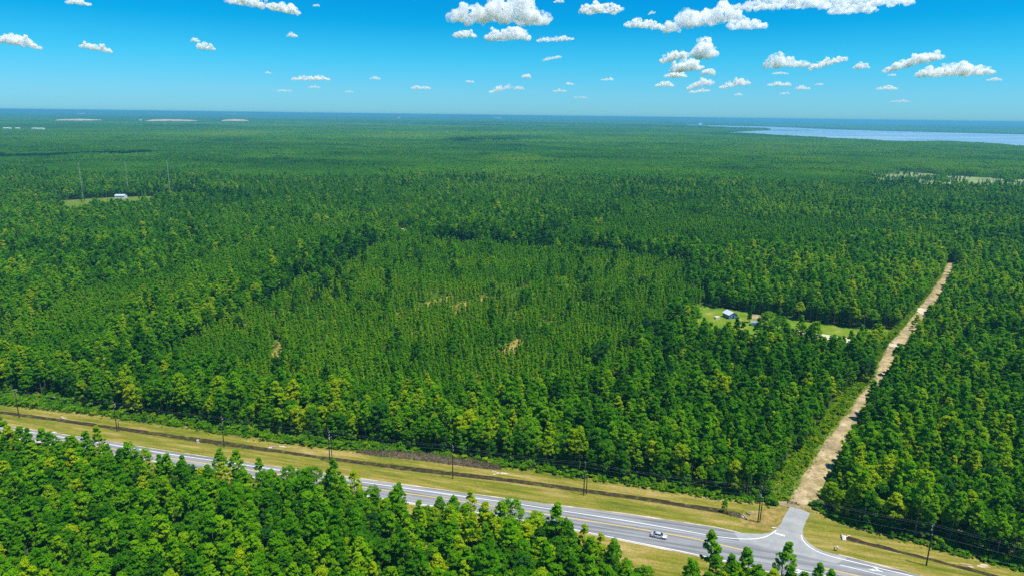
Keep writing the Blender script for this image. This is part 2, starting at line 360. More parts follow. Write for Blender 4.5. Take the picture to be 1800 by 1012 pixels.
GAPS = [P(q, -0.7) for q in ([(790, 545), (830, 528), (850, 520), (842, 532), (800, 553)], [(872, 622), (905, 600), (918, 604), (895, 632)], [(478, 622), (492, 606), (496, 628), (484, 640)], [(560, 600), (578, 597), (574, 606)],
        [(700, 590), (730, 584), (728, 592)], [(940, 665), (965, 655), (960, 670)], [(735, 540), (760, 530), (790, 522), (785, 532), (745, 548)], [(640, 660), (665, 655), (660, 665)], [(820, 668), (845, 660), (842, 672)], [(420, 580), (440, 575), (432, 584)])]
GAPS = [[(sum(a for a, _ in q) / len(q) + (x - sum(a for a, _ in q) / len(q)) * 1.5, sum(b for _, b in q) / len(q) + (y - sum(b for _, b in q) / len(q)) * 1.35) for x, y in q] for q in GAPS]

def loft(name, fa, fb, xs, za, zb, mat, kind='structure', sub=1, wob=0.0, seed=0):
    ya = fa(xs); yb = fb(xs)
    if wob:
        ya = ya + wob * (fbm(xs, xs * 0, 9, seed) + 0.8 * vnoise(xs, xs * 0, 2.0, seed + 2) - 0.9) * 2; yb = yb + wob * (fbm(xs, xs * 0 + 50, 7, seed + 5) + 0.8 * vnoise(xs, xs * 0, 1.7, seed + 3) - 0.9) * 2
    V = []; F = []
    for i, x in enumerate(xs):
        for k in range(sub + 1):
            t = k / sub; V.append((x, ya[i] * (1 - t) + yb[i] * t, za * (1 - t) + zb * t))
    n = sub + 1
    for i in range(len(xs) - 1):
        for k in range(sub):
            a = i * n + k; F.append((a, a + n, a + n + 1, a + 1))
    me = mesh(name, V, F, mat); o = mk(name, me); tag(o, kind=kind); return o
def loft_multi(name, lines, zs, xs, mat):
    V = []; F = []; n = len(lines); Y = [l(xs) for l in lines]
    for i, x in enumerate(xs):
        for k in range(n): V.append((x, Y[k][i], zs[k]))
    for i in range(len(xs) - 1):
        for k in range(n - 1):
            a = i * n + k; F.append((a, a + n, a + n + 1, a + 1))
    o = mk(name, mesh(name, V, F, mat, True)); tag(o, kind='structure'); return o
def sheet(name, poly, z, mat, kind='structure', skirt=None):
    bm = bmesh.new(); vs = [bm.verts.new((x, y, z)) for x, y in poly]; f = bm.faces.new(vs)
    if f.normal.z < 0: f.normal_flip()
    bm.normal_update()
    if f.normal.z < 0: f.normal_flip()
    bmesh.ops.triangulate(bm, faces=[f])
    me = bpy.data.meshes.new(name); bm.to_mesh(me); bm.free(); me.materials.append(mat)
    o = mk(name, me); tag(o, kind=kind); return o
def ribbon(name, pts, w, z, mat, parent=None):
    """a painted line along ground points"""
    V = []; F = []; n = len(pts)
    for i in range(n):
        a = Vector(pts[max(i - 1, 0)]); b = Vector(pts[min(i + 1, n - 1)]); d = (b - a).normalized(); q = Vector((-d.y, d.x)) * w / 2; p = Vector(pts[i])
        V += [(p.x + q.x, p.y + q.y, z), (p.x - q.x, p.y - q.y, z)]
    for i in range(n - 1): F.append((2 * i + 1, 2 * i + 3, 2 * i + 2, 2 * i))
    o = mk(name, mesh(name, V, F, mat), parent); tag(o, kind='structure'); return o
def smooth_pts(pts, k=6):
    out = []; n = len(pts)
    for i in range(n - 1):
        p0 = Vector(pts[max(i - 1, 0)]); p1 = Vector(pts[i]); p2 = Vector(pts[i + 1]); p3 = Vector(pts[min(i + 2, n - 1)])
        for j in range(k):
            t = j / k; out.append(tuple(0.5 * ((2 * p1) + (p2 - p0) * t + (2 * p0 - 5 * p1 + 4 * p2 - p3) * t * t + (3 * p1 - p0 - 3 * p2 + p3) * t ** 3)))
    out.append(tuple(pts[-1])); return out
def rough_poly(poly, step=4, amp=2.0, seed=1):
    out = []; n = len(poly); s = 0
    for i in range(n):
        a = np.array(poly[i]); b = np.array(poly[(i + 1) % n]); L = np.linalg.norm(b - a); k = max(1, int(L / step)); nn = np.array([-(b - a)[1], (b - a)[0]]) / max(L, 1e-6)
        for j in range(k):
            q = a + (b - a) * j / k; out.append(tuple(q + nn * amp * (2 * float(fbm(np.array([s * 1.0]), np.array([0.0]), step * 2.5, seed)[0]) - 1))); s += L / k
    return out

# ------------------------------------------------------------------ ground
R = 60000.0
V = [(-R, -2000, GZ), (R, -2000, GZ), (R, R, GZ), (-R, R, GZ)]
tag(mk('ground', mesh('ground', V, [(0, 1, 2, 3)], G['forest_floor'])), kind='structure')
sheet('bay_water', BAY, 0.6, M['water'])

xs = np.arange(-460, 260, 2.0)
# highway bank and verges: the road stands at z=0, the grass dips to a ditch and rises to the forest edge
loft('highway', lambda x: NEAR(x) - 0.35, lambda x: ROAD_FAR(x) + 0.25 * (fbm(x, x * 0, 3, 9) - 0.5), xs, 0.0, 0.0, G['asphalt'])
off = lambda l, d: (lambda x: l(x) + d)
loft_multi('road_verge', [off(ROAD_FAR, -0.6), off(ROAD_FAR, 1.0), off(DITCH_N, -1.6), off(DITCH_N, 0.6), off(DITCH_F, -0.3), off(DITCH_F, 1.8), off(UPPER, -1.0), off(UPPER, 1.5), off(UPPER, 4.5)],
           [-0.05, -0.04, -0.22, -0.52, -0.52, -0.30, -0.28, -0.34, -0.9], xs, G['verge_grass'])
loft_multi('near_verge', [off(NEAR, 0.2), off(NEAR, -0.8), off(NEAR, -6), off(NEAR, -11), off(NEAR, -17), off(NEAR, -34), off(NEAR, -36)], [-0.05, -0.04, -0.3, -0.5, -0.4, -0.55, -0.95], xs, G['verge_grass'])
xd = np.arange(-460, atxy(1312, 906)[0], 1.2)
loft('ditch', off(DITCH_N, 0.1), off(DITCH_F, 0.2), xd, -0.485, -0.485, G['ditch_mud'], wob=0.7, seed=3)
xd = np.arange(atxy(1483, 944)[0], 200, 1.2)
loft('ditch', off(DITCH_N, 0.1), off(DITCH_F, 0.2), xd, -0.485, -0.485, G['ditch_mud'], wob=0.9, seed=13)
# side road
SIDE = [(1290, 934), (1318, 936.5), (1338, 937.5), (1355, 934.5), (1364, 929), (1372, 919), (1380, 905), (1388, 890.5), (1404, 893), (1424, 900.5), (1417, 915), (1411, 930), (1412, 940), (1417, 948), (1427, 957), (1440, 965), (1473, 975.5), (1490, 980), (1470, 990), (1300, 950)]
sheet('side_road', rough_poly(P(SIDE), 1.5, 0.18, 4), 0.012, G['old_asphalt'])
V = []; F = []
# apron of bare brown earth on both sides of the side road mouth
sheet('dirt_apron', rough_poly(P([(1300, 912), (1330, 898), (1352, 893), (1378, 882), (1396, 880), (1425, 888), (1424, 899), (1404, 894), (1388, 889), (1379, 905), (1371, 918), (1362, 926), (1340, 930), (1310, 926)], -0.1), 2, 0.9, 8), -0.12, G['dry_grass'])
# dirt road: crown and sloping sides, edges wandering
ys = np.arange(dy.min() - 1, dy.max(), 2.0); V = []; F = []
n = 8
wl = (fbm(ys, ys * 0, 9, 31) - 0.5) * 2.4; wr = (fbm(ys, ys * 0 + 70, 8, 33) - 0.5) * 2.0
for i, y in enumerate(ys):
    a = DL(y) + wl[i] - 0.2; b = DR(y) + wr[i]; z = [-0.75, -0.32, -0.27, -0.22, -0.22, -0.27, -0.32, -0.75]
    for k, t in enumerate((-0.12, 0, 0.17, 0.38, 0.62, 0.83, 1.0, 1.12)): V.append((a + (b - a) * t, y, z[k] + (0.12 if y < dy.min() + 12 else 0)))
for i in range(len(ys) - 1):
    for k in range(n - 1): a = i * n + k; F.append((a, a + 1, a + n + 1, a + n))
tag(mk('dirt_road', mesh('dirt_road', V, F, G['dirt'], True)), kind='structure')
V = []; F = []
for i, y in enumerate(ys):
    V += [(VERGE_L(y) - 1.5, y, -0.62), (DL(y) + 0.8, y, -0.58)]
for i in range(len(ys) - 1): F.append((2 * i, 2 * i + 1, 2 * i + 3, 2 * i + 2))
tag(mk('dirt_road_verge', mesh('dirt_road_verge', V, F, G['rough_grass'])), kind='structure')
# clearings
sheet('yard_lawn', rough_poly(YARD, 5, 1.8, 5), GZ + 0.05, G['lawn'])
sheet('driveway', rough_poly(P([(1392, 578), (1430, 584), (1470, 590), (1510, 599), (1560, 608), (1575, 606), (1576, 612), (1555, 616), (1505, 606), (1465, 598), (1425, 592), (1390, 584)], -0.6), 3, 0.8, 6), GZ + 0.10, G['sand'])
sheet('bare_garden', rough_poly(P([(1322, 552), (1341, 552.5), (1340, 561), (1322, 561)], -0.6), 3, 0.6, 6), GZ + 0.09, G['dirt'])
sheet('clearing_grass', rough_poly(HUTYARD, 8, 4, 5), GZ + 0.1, G['rough_grass'])
sheet('marsh_flat', rough_poly(MARSH, 30, 22, 5), GZ + 0.2, G['marsh'])
sheet('sand_patch', rough_poly(SANDPIT, 3, 1.5, 5), GZ + 0.15, G['sand'])
for i, q in enumerate(GAPS): sheet('bare_patch', rough_poly(q, 3, 1.8, 5 + i), GZ + 0.12, G['dry_grass'])
for i_, q in enumerate((PLANT, PLANT2)): sheet('plantation_floor', q, GZ + 0.04 + 0.02 * i_, G['plantation_floor'])
# worn sand spots on the verge
def blobspot(px, py, a, b, z, mat, seed, name='sand_patch'):
    c = at(px, py, z); out = []
    for k in range(26):
        t = 2 * PI * k / 26; rr = 0.75 + 0.55 * float(fbm(np.array([math.cos(t) * 2 + seed * 9]), np.array([math.sin(t) * 2]), 1.3, seed)[0])
        x = math.cos(t) * a * rr; y = math.sin(t) * b * rr; ang = math.radians(-14); out.append((c[0] + x * math.cos(ang) - y * math.sin(ang), c[1] + x * math.sin(ang) + y * math.cos(ang)))
    sheet(name, out, z, mat)
for i, (px, py, a, b, z) in enumerate([(883, 831, 3.2, 2.0, -0.26), (112, 733, 2.2, 1.0, -0.26), (490, 785, 4.0, 1.6, -0.26), (1720, 994, 4.5, 1.3, -0.26), (1488, 941, 1.2, 0.9, -0.40), (1361, 926, 1.4, 1.0, 0.02),
        (1307, 907, 1.5, 0.8, -0.22), (95, 760, 1.2, 0.5, -0.03), (1436, 965, 1.3, 0.4, 0.0)]):
    for q in range(6):
        blobspot(px + rnd.gauss(0, a * 2.6), py + rnd.gauss(0, b * 1.0), a * rnd.uniform(0.15, 0.45), b * rnd.uniform(0.15, 0.4), z + 0.003 * q, G['sand'] if q % 2 else G['dirt'], i * 6 + q + 1)
blobspot(1570, 610, 6.5, 7.0, -0.15, G['dirt'], 41, 'bare_patch'); blobspot(1574, 607, 3.5, 3.0, -0.13, G['sand'], 42, 'bare_patch'); blobspot(1625, 547, 5.0, 9.0, -0.15, G['sand'], 43, 'bare_patch')
blobspot(1340, 903, 4.5, 1.6, -0.2, G['dirt'], 31, 'bare_patch'); blobspot(1392, 886, 4.5, 1.6, -0.03, G['dirt'], 32, 'bare_patch')
blobspot(1320, 912, 2.6, 1.0, -0.17, G['dirt'], 33, 'bare_patch')

# crumbling sandy edges of the asphalt
for nm, fn, d_ in (('sandy_shoulder', ROAD_FAR, 0.25), ('sandy_shoulder', NEAR, -0.45)):
    for (x0, x1) in ((-460, atxy(1330, 937)[0]), (atxy(1475, 975)[0], 230)) if d_ > 0 else ((-460, 230),):
        X = np.arange(x0, x1, 0.9); wd = 0.15 + 0.9 * np.maximum(0, fbm(X, X * 0, 5, 77) - 0.3); V = []; F = []
        for i, x in enumerate(X): c0 = float(fn(x)) + d_; V += [(x, c0 - wd[i] / 2, 0.008), (x, c0 + wd[i] / 2, 0.008)]
        for i in range(len(X) - 1): F.append((2 * i, 2 * i + 2, 2 * i + 3, 2 * i + 1))
        tag(mk(nm, mesh(nm, V, F, G['sand'])), kind='structure')

# ------------------------------------------------------------------ painted markings
zM = 0.02
def along(fn, x0, x1, step=3.0, o=0.0):
    X = np.arange(x0, x1, step); return [(x, float(fn(x)) + o) for x in X]
xa = atxy(1256, 941)[0]
wl_pts = along(WHITE_FAR, -460, xa) + smooth_pts(P([(1258, 941.6), (1290, 945.5), (1318, 946.5), (1337, 944.5), (1349, 941), (1358, 936), (1364.5, 931)]), 5)
ribbon('edge_line', wl_pts, 0.27, zM + 0.004, G['white'])
ribbon('edge_line', smooth_pts(P([(1408.4, 939), (1410, 946), (1414, 952), (1419, 957), (1428, 963.5), (1442, 970.6), (1463, 977.5), (1489, 984), (1540, 996.5), (1605.6, 1012), (1690, 1033)]), 5), 0.27, zM + 0.004, G['white'])
x1 = atxy(1328, 970.6)[0]; x2 = atxy(1449, 997)[0]
for o in (-0.15, 0.15):
    ribbon('centre_line', along(YELLOW, -460, x1, 3, o), 0.15, zM, G['yellow']); ribbon('centre_line', along(YELLOW, x2, 230, 3, o), 0.15, zM, G['yellow'])
ribbon('edge_line', along(NEAR, -460, atxy(1290, 989)[0], 3, 0.15), 0.27, zM, G['white'])
ribbon('lane_line', P([(1384, 996), (1454, 1012), (1520, 1027)]), 0.2, zM + 0.004, G['white'])
ribbon('lane_line', P([(1477, 992), (1559, 1012), (1620, 1027)]), 0.2, zM, G['white'])
ribbon('stop_line', P([(1362, 936), (1379.5, 941)]), 0.6, zM + 0.01, G['white'])
def arrow(px, py, turn):
    # road arrow: stem and head, pointing back along the lane; the turning kind bends to its side
    c = at(px, py, 0); ang = math.radians(180 - 15)
    S = [(-1.6, -0.12), (0.3, -0.12), (0.3, -0.45), (1.6, 0), (0.3, 0.45), (0.3, 0.12), (-1.6, 0.12)]
    parts = [S]
    if turn == 'both': parts = [S, [(-1.0, -0.12), (-0.6, -0.12), (-0.1, -0.55), (-0.1, -0.95), (0.35, -1.0), (-0.35, -1.55), (-0.75, -0.9), (-0.45, -0.85), (-0.5, -0.6)][::-1]]
    if turn == 'left': ang = math.radians(-15); parts = [[(-1.5, -0.12), (0.2, -0.12), (0.7, 0.35), (0.7, 0.75), (1.1, 0.75), (0.5, 1.7), (-0.1, 0.75), (0.35, 0.75), (0.35, 0.5), (0.0, 0.15), (-1.5, 0.15)]]
    V = []; F = []
    for q in parts:
        b = len(V); V += [(c[0] + (x * math.cos(ang) - y * math.sin(ang)) * 1.15, c[1] + (x * math.sin(ang) + y * math.cos(ang)) * 1.15, zM + 0.012 + 0.004 * len(F)) for x, y in q]; F.append(tuple(range(b, b + len(q))))
    o = mk('lane_arrow', mesh('lane_arrow', V, F, G['white'])); tag(o, kind='structure')
arrow(1539, 1001.5, 'both'); arrow(1401, 1006, 'left')

# ------------------------------------------------------------------ tree prototypes
def leaves(C, Rad, n_per, size, r, flat=0.7, spread=0.75, up=0.25):
    """triangular leaf tufts over the surface of clumps at C with radii Rad"""
    m = len(C); k = n_per
    d = r.normal(size=(m, k, 3)); d /= np.linalg.norm(d, axis=2, keepdims=True)
    d[:, :, 2] = np.where(d[:, :, 2] < -0.35, -d[:, :, 2], d[:, :, 2])
    rr = r.uniform(0.25, 1.12, (m, k, 1)) ** 0.7 * np.asarray(Rad).reshape(m, 1, 1)
    pos = C[:, None, :] + d * rr * np.array([1, 1, flat])
    cc = C.mean(0); out_ = C - cc; out_ /= np.maximum(np.linalg.norm(out_, axis=1, keepdims=True), 0.3)
    nrm = d * 0.7 + out_[:, None, :] * 0.45 + r.normal(size=(m, k, 3)) * spread + np.array([0, 0, up]); nrm /= np.linalg.norm(nrm, axis=2, keepdims=True)
    pos = pos.reshape(-1, 3); nrm = nrm.reshape(-1, 3); q = len(pos)
    a = r.normal(size=(q, 3)); t = np.cross(nrm, a); t /= np.linalg.norm(t, axis=1, keepdims=True); b = np.cross(nrm, t)
    s = size * r.uniform(0.6, 1.35, (q, 1))
    ang = r.uniform(0, 2 * PI, q)
    out = np.empty((q, 3, 3))
    for j, (da, l) in enumerate(((0, 1.0), (2.2, 0.75), (4.1, 0.8))):
        c_, s_ = np.cos(ang + da)[:, None], np.sin(ang + da)[:, None]; out[:, j] = pos + (t * c_ + b * s_) * s * l
    return out.reshape(-1, 3)
def clumps(kind, h, r, n, R):
    C = []; rad = []
    if kind == 'pine':                                   # rounded, uneven top on a bare trunk
        base = h * r.uniform(0.38, 0.5)
        for i in range(n):
            t = r.uniform(0, 1) ** 0.75; w = R * (0.62 + 0.38 * math.sin(PI * min(1, t * 0.9 + 0.18))) * (1 - max(0, t - 0.45) * 1.25)
            a = r.uniform(0, 2 * PI); q = math.sqrt(r.uniform(0.12, 1)) * w
            C.append((q * math.cos(a), q * math.sin(a), base + (h - base) * t * 0.94)); rad.append(R * r.uniform(0.24, 0.40))
    elif kind == 'young':                                # narrow cone
        base = h * 0.18
        for i in range(n):
            t = (i + r.uniform(0, 1)) / n; w = R * (1 - t) ** 0.62; a = r.uniform(0, 2 * PI); q = r.uniform(0.3, 0.8) * w
            C.append((q * math.cos(a), q * math.sin(a), base + (h - base) * t * 0.97)); rad.append(R * (0.22 + 0.42 * (1 - t)))
    else:                                                # broadleaf: full lobed dome almost to the ground
        base = h * 0.22
        for i in range(n):
            t = r.uniform(0, 1) ** 0.8; w = R * math.sqrt(max(0.05, 1 - (t - 0.3) ** 2 / 0.55)); a = r.uniform(0, 2 * PI); q = math.sqrt(r.uniform(0.25, 1)) * w * 0.85
            C.append((q * math.cos(a), q * math.sin(a), base + (h - base) * t * 0.93)); rad.append(R * r.uniform(0.24, 0.38))
    return np.array(C), rad
def crown_mesh(name, kind, h, R, n, per, size, seed, mat, lean=True):
    r = np.random.default_rng(seed); C, rad = clumps(kind, h, r, n, R)
    rad = [q * (math.sqrt(38.0 / max(n, 38))) for q in rad]
    if kind != 'young' and lean: C[:, 0] += (C[:, 2] / h) * r.normal() * 0.45; C[:, 1] += (C[:, 2] / h) * r.normal() * 0.45; C[:, 0] *= r.uniform(0.85, 1.15)
    V = leaves(C, rad, per, size, r, flat=0.62 if kind != 'young' else 0.9, up=0.45 if kind != 'young' else 0.55)
    return tri_mesh(name, V, np.arange(len(V)).reshape(-1, 3), mat), C
def trunk_mesh(name, h, r0, C, seed, limbs, mat, n=5):
    r = random.Random(seed); mb = MB(); top = h * 0.93; bend = (r.uniform(-.25, .25), r.uniform(-.25, .25))
    pt = lambda t: (bend[0] * math.sin(t * 2), bend[1] * t, top * t)
    mb.tube([pt(t) for t in (0, 0.3, 0.6, 1.0)], [r0, r0 * 0.8, r0 * 0.55, r0 * 0.12], n)
    for i in range(limbs):
        c = C[i % len(C)]; t = min(0.92, max(0.2, (c[2] - 0.9) / top)); mb.tube([pt(t), tuple(c)], [r0 * 0.3, r0 * 0.1], 3, False)
    return mesh(name, mb.V, mb.F, mat)
NEARP = []                                               # detailed pines, broadleaves and young pines: (trunk, crown)
PV = [(14.5, 2.5, 74), (16.5, 2.2, 66), (12.5, 2.9, 80), (17.5, 2.7, 84), (13.5, 2.0, 54), (15.5, 3.1, 92), (11.5, 2.1, 56), (14.0, 2.7, 76), (16.0, 1.9, 58), (15.0, 2.3, 48), (13.0, 3.3, 90), (18.0, 2.4, 72)]
for i, (h, R_, nc) in enumerate(PV):
    cm, C = crown_mesh('pine_crown', 'pine', h, R_, nc, 46, 0.28, 100 + i, M['pine'])
    NEARP.append((trunk_mesh('pine_trunk', h, 0.21, C, i, 12, M['bark']), cm))
NEARB = []
for i in range(4):
    h = 10 + 1.2 * i; cm, C = crown_mesh('broadleaf_crown', 'broad', h, 3.0 + 0.3 * i, 84, 50, 0.27, 200 + i, M['leaf'])
    NEARB.append((trunk_mesh('broadleaf_trunk', h, 0.24, C, 50 + i, 9, M['bark']), cm))

PROT = bpy.data.collections.new('prototypes')            # never linked to the scene: source shapes for the stuff objects
pcount = [0]
def proto(me_list):
    """joins meshes into one prototype object"""
    k = pcount[0]; pcount[0] += 1
    if len(me_list) == 1: me = me_list[0]
    else:
        bm = bmesh.new(); mats = []
        for m in me_list:
            off_ = len(mats); b4 = len(bm.faces); bm.from_mesh(m); bm.faces.ensure_lookup_table()
            for f in bm.faces[b4:]: f.material_index = off_
            mats.append(m.materials[0])
        me = bpy.data.meshes.new('tree_shape'); bm.to_mesh(me); bm.free()
        for m in mats: me.materials.append(m)
    o = bpy.data.objects.new('shape_%03d' % k, me); PROT.objects.link(o); return k
K = dict(near_pine=[], near_broad=[], near_young=[], mid_pine=[], mid_broad=[], mid_young=[], p1=[], p1y=[], p2=[], p3=[], bush=[])
for t, c in NEARP: K['near_pine'].append(proto([t, c]))
for t, c in NEARB: K['near_broad'].append(proto([t, c]))
for i in range(5):
    cm, C = crown_mesh('c', 'young', 9.3, 1.55, 30, 34, 0.27, 300 + i, M['pine']); K['near_young'].append(proto([trunk_mesh('t', 9.5, 0.12, C, i, 0, M['bark']), cm]))
for i in range(12):
    h, R_, nc = PV[i]; cm, C = crown_mesh('c', 'pine', h, R_, nc // 2, 20, 0.52, 400 + i, M['pine']); K['mid_pine'].append(proto([trunk_mesh('t', h, 0.22, C, i, 0, M['bark'], 4), cm]))
for i in range(4):
    h = 10 + 1.2 * i; cm, C = crown_mesh('c', 'broad', h, 3.1 + 0.3 * i, 42, 20, 0.50, 500 + i, M['leaf']); K['mid_broad'].append(proto([cm]))
for i in range(5):
    cm, C = crown_mesh('c', 'young', 9.3, 1.6, 18, 16, 0.45, 600 + i, M['pine']); K['mid_young'].append(proto([cm]))
for i in range(6):
    r = np.random.default_rng(700 + i); cm, C = crown_mesh('c', 'broad', r.uniform(1.4, 2.6), r.uniform(0.9, 1.7), 9, 40, 0.26, 700 + i, M['leaf'], False); K['bush'].append(proto([cm]))
def patch(size, spacing, kind, per, leafs, seed, R=2.7, h=(12, 17), nclump=10):
    """a square of forest seen from far: trees with cheap crowns"""
    r = np.random.default_rng(seed); n = int(size / spacing); Vs = []
    for i in range(n):
        for j in range(n):
            x = (i + 0.5 + r.uniform(-.42, .42)) * spacing - size / 2; y = (j + 0.5 + r.uniform(-.42, .42)) * spacing - size / 2
            C, rad = clumps(kind, r.uniform(*h), r, nclump, R * r.uniform(0.8, 1.2))
            Vs.append(leaves(C, rad, per, leafs, r) + np.array([x, y, 0]))
    V = np.concatenate(Vs); return tri_mesh('patch', V, np.arange(len(V)).reshape(-1, 3), M['pine'])
for i in range(5): K['p1'].append(proto([patch(18, 4.5, 'pine', 7, 1.15, 800 + i, nclump=16)]))
for i in range(4): K['p1y'].append(proto([patch(18, 3.6, 'young', 5, 0.8, 820 + i, R=1.6, h=(9, 13), nclump=9)]))
for i in range(4): K['p2'].append(proto([patch(56, 7.0, 'pine', 4, 2.0, 850 + i, R=3.6, h=(10, 18), nclump=8)]))
for i in range(3): K['p3'].append(proto([patch(220, 15.7, 'pine', 3, 4.5, 880 + i, R=8, h=(10, 20), nclump=7)]))

# ------------------------------------------------------------------ instancing node group for the uncountable forest
ng = bpy.data.node_groups.new('scatter', 'GeometryNodeTree')
ng.interface.new_socket('Geometry', in_out='INPUT', socket_type='NodeSocketGeometry'); ng.interface.new_socket('Geometry', in_out='OUTPUT', socket_type='NodeSocketGeometry')
gi = ng.nodes.new('NodeGroupInput'); go = ng.nodes.new('NodeGroupOutput'); ip = ng.nodes.new('GeometryNodeInstanceOnPoints')
ci = ng.nodes.new('GeometryNodeCollectionInfo'); ci.inputs['Collection'].default_value = PROT; ci.inputs['Separate Children'].default_value = True; ci.inputs['Reset Children'].default_value = True
def na(name, typ):
    q = ng.nodes.new('GeometryNodeInputNamedAttribute'); q.data_type = typ; q.inputs['Name'].default_value = name; return q.outputs['Attribute']
cx_ = ng.nodes.new('ShaderNodeCombineXYZ')
e2r = ng.nodes.new('FunctionNodeEulerToRotation')
ng.links.new(gi.outputs[0], ip.inputs['Points']); ng.links.new(ci.outputs[0], ip.inputs['Instance']); ip.inputs['Pick Instance'].default_value = True
ng.links.new(na('idx', 'INT'), ip.inputs['Instance Index']); ng.links.new(na('rot', 'FLOAT'), cx_.inputs['Z']); ng.links.new(cx_.outputs[0], e2r.inputs[0]); ng.links.new(e2r.outputs[0], ip.inputs['Rotation'])
ng.links.new(na('scl', 'FLOAT_VECTOR'), ip.inputs['Scale']); ng.links.new(ip.outputs[0], go.inputs[0])
def scatter(name, D, label, cat, kind='stuff'):
    """D: dict of x,y,z,rot,scl(n,3),idx,tint"""
    n = len(D['x']); me = bpy.data.meshes.new(name); me.vertices.add(n)
    me.vertices.foreach_set('co', np.stack([D['x'], D['y'], D['z']], 1).astype(np.float32).ravel())
    a = me.attributes.new('rot', 'FLOAT', 'POINT'); a.data.foreach_set('value', D['rot'].astype(np.float32))
    a = me.attributes.new('scl', 'FLOAT_VECTOR', 'POINT'); a.data.foreach_set('vector', D['scl'].astype(np.float32).ravel())
    a = me.attributes.new('idx', 'INT', 'POINT'); a.data.foreach_set('value', D['idx'].astype(np.int32))
    a = me.attributes.new('tint', 'FLOAT', 'POINT'); a.data.foreach_set('value', D['tint'].astype(np.float32))
    o = mk(name, me); md = o.modifiers.new('scatter', 'NODES'); md.node_group = ng; tag(o, label, cat, kind=kind); return o
def cat_d(L): return {k: np.concatenate([d[k] for d in L]) for k in L[0]}
def sub_d(D, m): return {k: v[m] for k, v in D.items()}

# ------------------------------------------------------------------ where the forest stands
def visible(x, y, marg=30, marg_near=30):
    px, py, dz = proj(x, y, np.full_like(x, 10.0)); w = marg * FPX / np.maximum(dz, 1)
    return (dz > 20) & (px > -w) & (px < 1800 + w) & (py < 1012 + 95)
def clear_mask(x, y, m=0.0):
    """True where forest may stand"""
    ok = np.ones(x.shape, bool)
    ok &= ~((y > FG_EDGE(x) - 0) & (y < TREE_FOOT(x) + 1.5 + m))
    inside = (y > dy.min() - 4) & (y < dy.max() + 1)
    ok &= ~(inside & (x > VERGE_L(y) - 1.0 - m) & (x < DR(y) + 4.3 + m * 1.3))
    ok &= ~inpoly(x, y, YARD)
    for q in [HUTYARD, SANDPIT, BAY] + GAPS: ok &= ~inpoly(x, y, q)
    return ok
def grid(s, x0, x1, y0, y1, rot, jit, r):
    c, sn = math.cos(rot), math.sin(rot); L = max(abs(x0), abs(x1), abs(y0), abs(y1)) * 1.5
    gx, gy = np.meshgrid(np.arange(-L, L, s), np.arange(-L, L, s)); gx = gx.ravel(); gy = gy.ravel()
    gx = gx + r.uniform(-jit, jit, gx.shape) * s; gy = gy + r.uniform(-jit, jit, gy.shape) * s
    X = gx * c - gy * sn; Y = gx * sn + gy * c; m = (X > x0) & (X < x1) & (Y > y0) & (Y < y1); return X[m], Y[m]
def mkd(x, y, idx, s, tint, r, hs=None, quarter=False):
    n = len(x); rot = r.uniform(0, 2 * PI, n) if not quarter else r.integers(0, 4, n) * (PI / 2)
    hs = s if hs is None else hs
    return dict(x=x, y=y, z=np.full(n, GZ - 0.1), rot=rot, scl=np.stack([s, s, hs], 1), idx=idx, tint=tint)
def pick(lst, n, r): return np.array(lst)[r.integers(0, len(lst), n)]

SINGLE = 1250.0
r = np.random.default_rng(11)
gx, gy = grid(3.85, -1100, 1100, 90, SINGLE, 0.4, 0.38, r)
m = visible(gx, gy) & clear_mask(gx, gy, 1.0); gx, gy = gx[m], gy[m]
plant = inpoly(gx, gy, PLANT) | inpoly(gx, gy, PLANT2) | inpoly(gx, gy, PLANT3)
farplant = (gy > 620) & (fbm(gx, gy, 170, 90) > 0.50)
marsh = inpoly(gx, gy, MARSH)
plant &= r.uniform(size=len(gx)) > 0.03; farplant &= r.uniform(size=len(gx)) > 0.15
gx, gy = gx[~(plant | farplant | marsh)], gy[~(plant | farplant | marsh)]
dens = fbm(gx, gy, 26, 5); keep = (dens > 0.27) | (r.uniform(size=len(gx)) < 0.5); gx, gy = gx[keep], gy[keep]
n = len(gx); big = fbm(gx, gy, 60, 20); wet = fbm(gx, gy, 75, 44)
isb = (r.uniform(size=n) < np.clip((wet - 0.42) * 1.3, 0.05, 0.45))
edge = np.abs(gy - TREE_FOOT(gx)) < 9; isb |= edge & (r.uniform(size=n) < 0.35)
isb &= ~((gx > 110) & (gy < 420) & (r.uniform(size=n) < 0.5))
tint = np.clip(0.42 + (big - 0.5) * 0.7 + r.normal(size=n) * 0.17, 0.02, 1.0)
tint = np.where(isb, np.clip(0.35 + r.normal(size=n) * 0.22, 0, 1), tint)
tint = np.where((r.uniform(size=n) < 0.03), 0.95, tint)
tint = np.where(gy > 420, tint + 0.02, tint + 0.05)
tint = np.where(gy < 240, tint + 0.06, tint)
tint = tint + 0.32 * (fbm(gx, gy, 210, 97) - 0.5)
pc = np.mean(PLANT, axis=0); rim = inpoly(gx, gy, [(pc[0] + (x - pc[0]) * 1.10, pc[1] + (y - pc[1]) * 1.10) for x, y in PLANT])
tint = np.where(rim & (gy > 380), tint - 0.12, tint)
tint = np.where(edge, tint + 0.10, tint)
s = 0.70 + 0.48 * fbm(gx, gy, 18, 61) + r.normal(size=n) * 0.13
s = np.clip(np.where(rim & (gy > 400), s * 1.08, s), 0.5, 1.4)
fge = (gy < FG_EDGE(gx) + 1); dfe = FG_EDGE(gx) - gy
s = np.where(fge & (gx > 15), s * 0.84, s)
hs = np.where(fge, np.clip(s, 0.65, 1.0), s) * r.uniform(0.88, 1.12, n)
near = gy < 430
idx = np.where(isb, np.where(near, pick(K['near_broad'], n, r), pick(K['mid_broad'], n, r)), np.where(near, pick(K['near_pine'], n, r), pick(K['mid_pine'], n, r)))
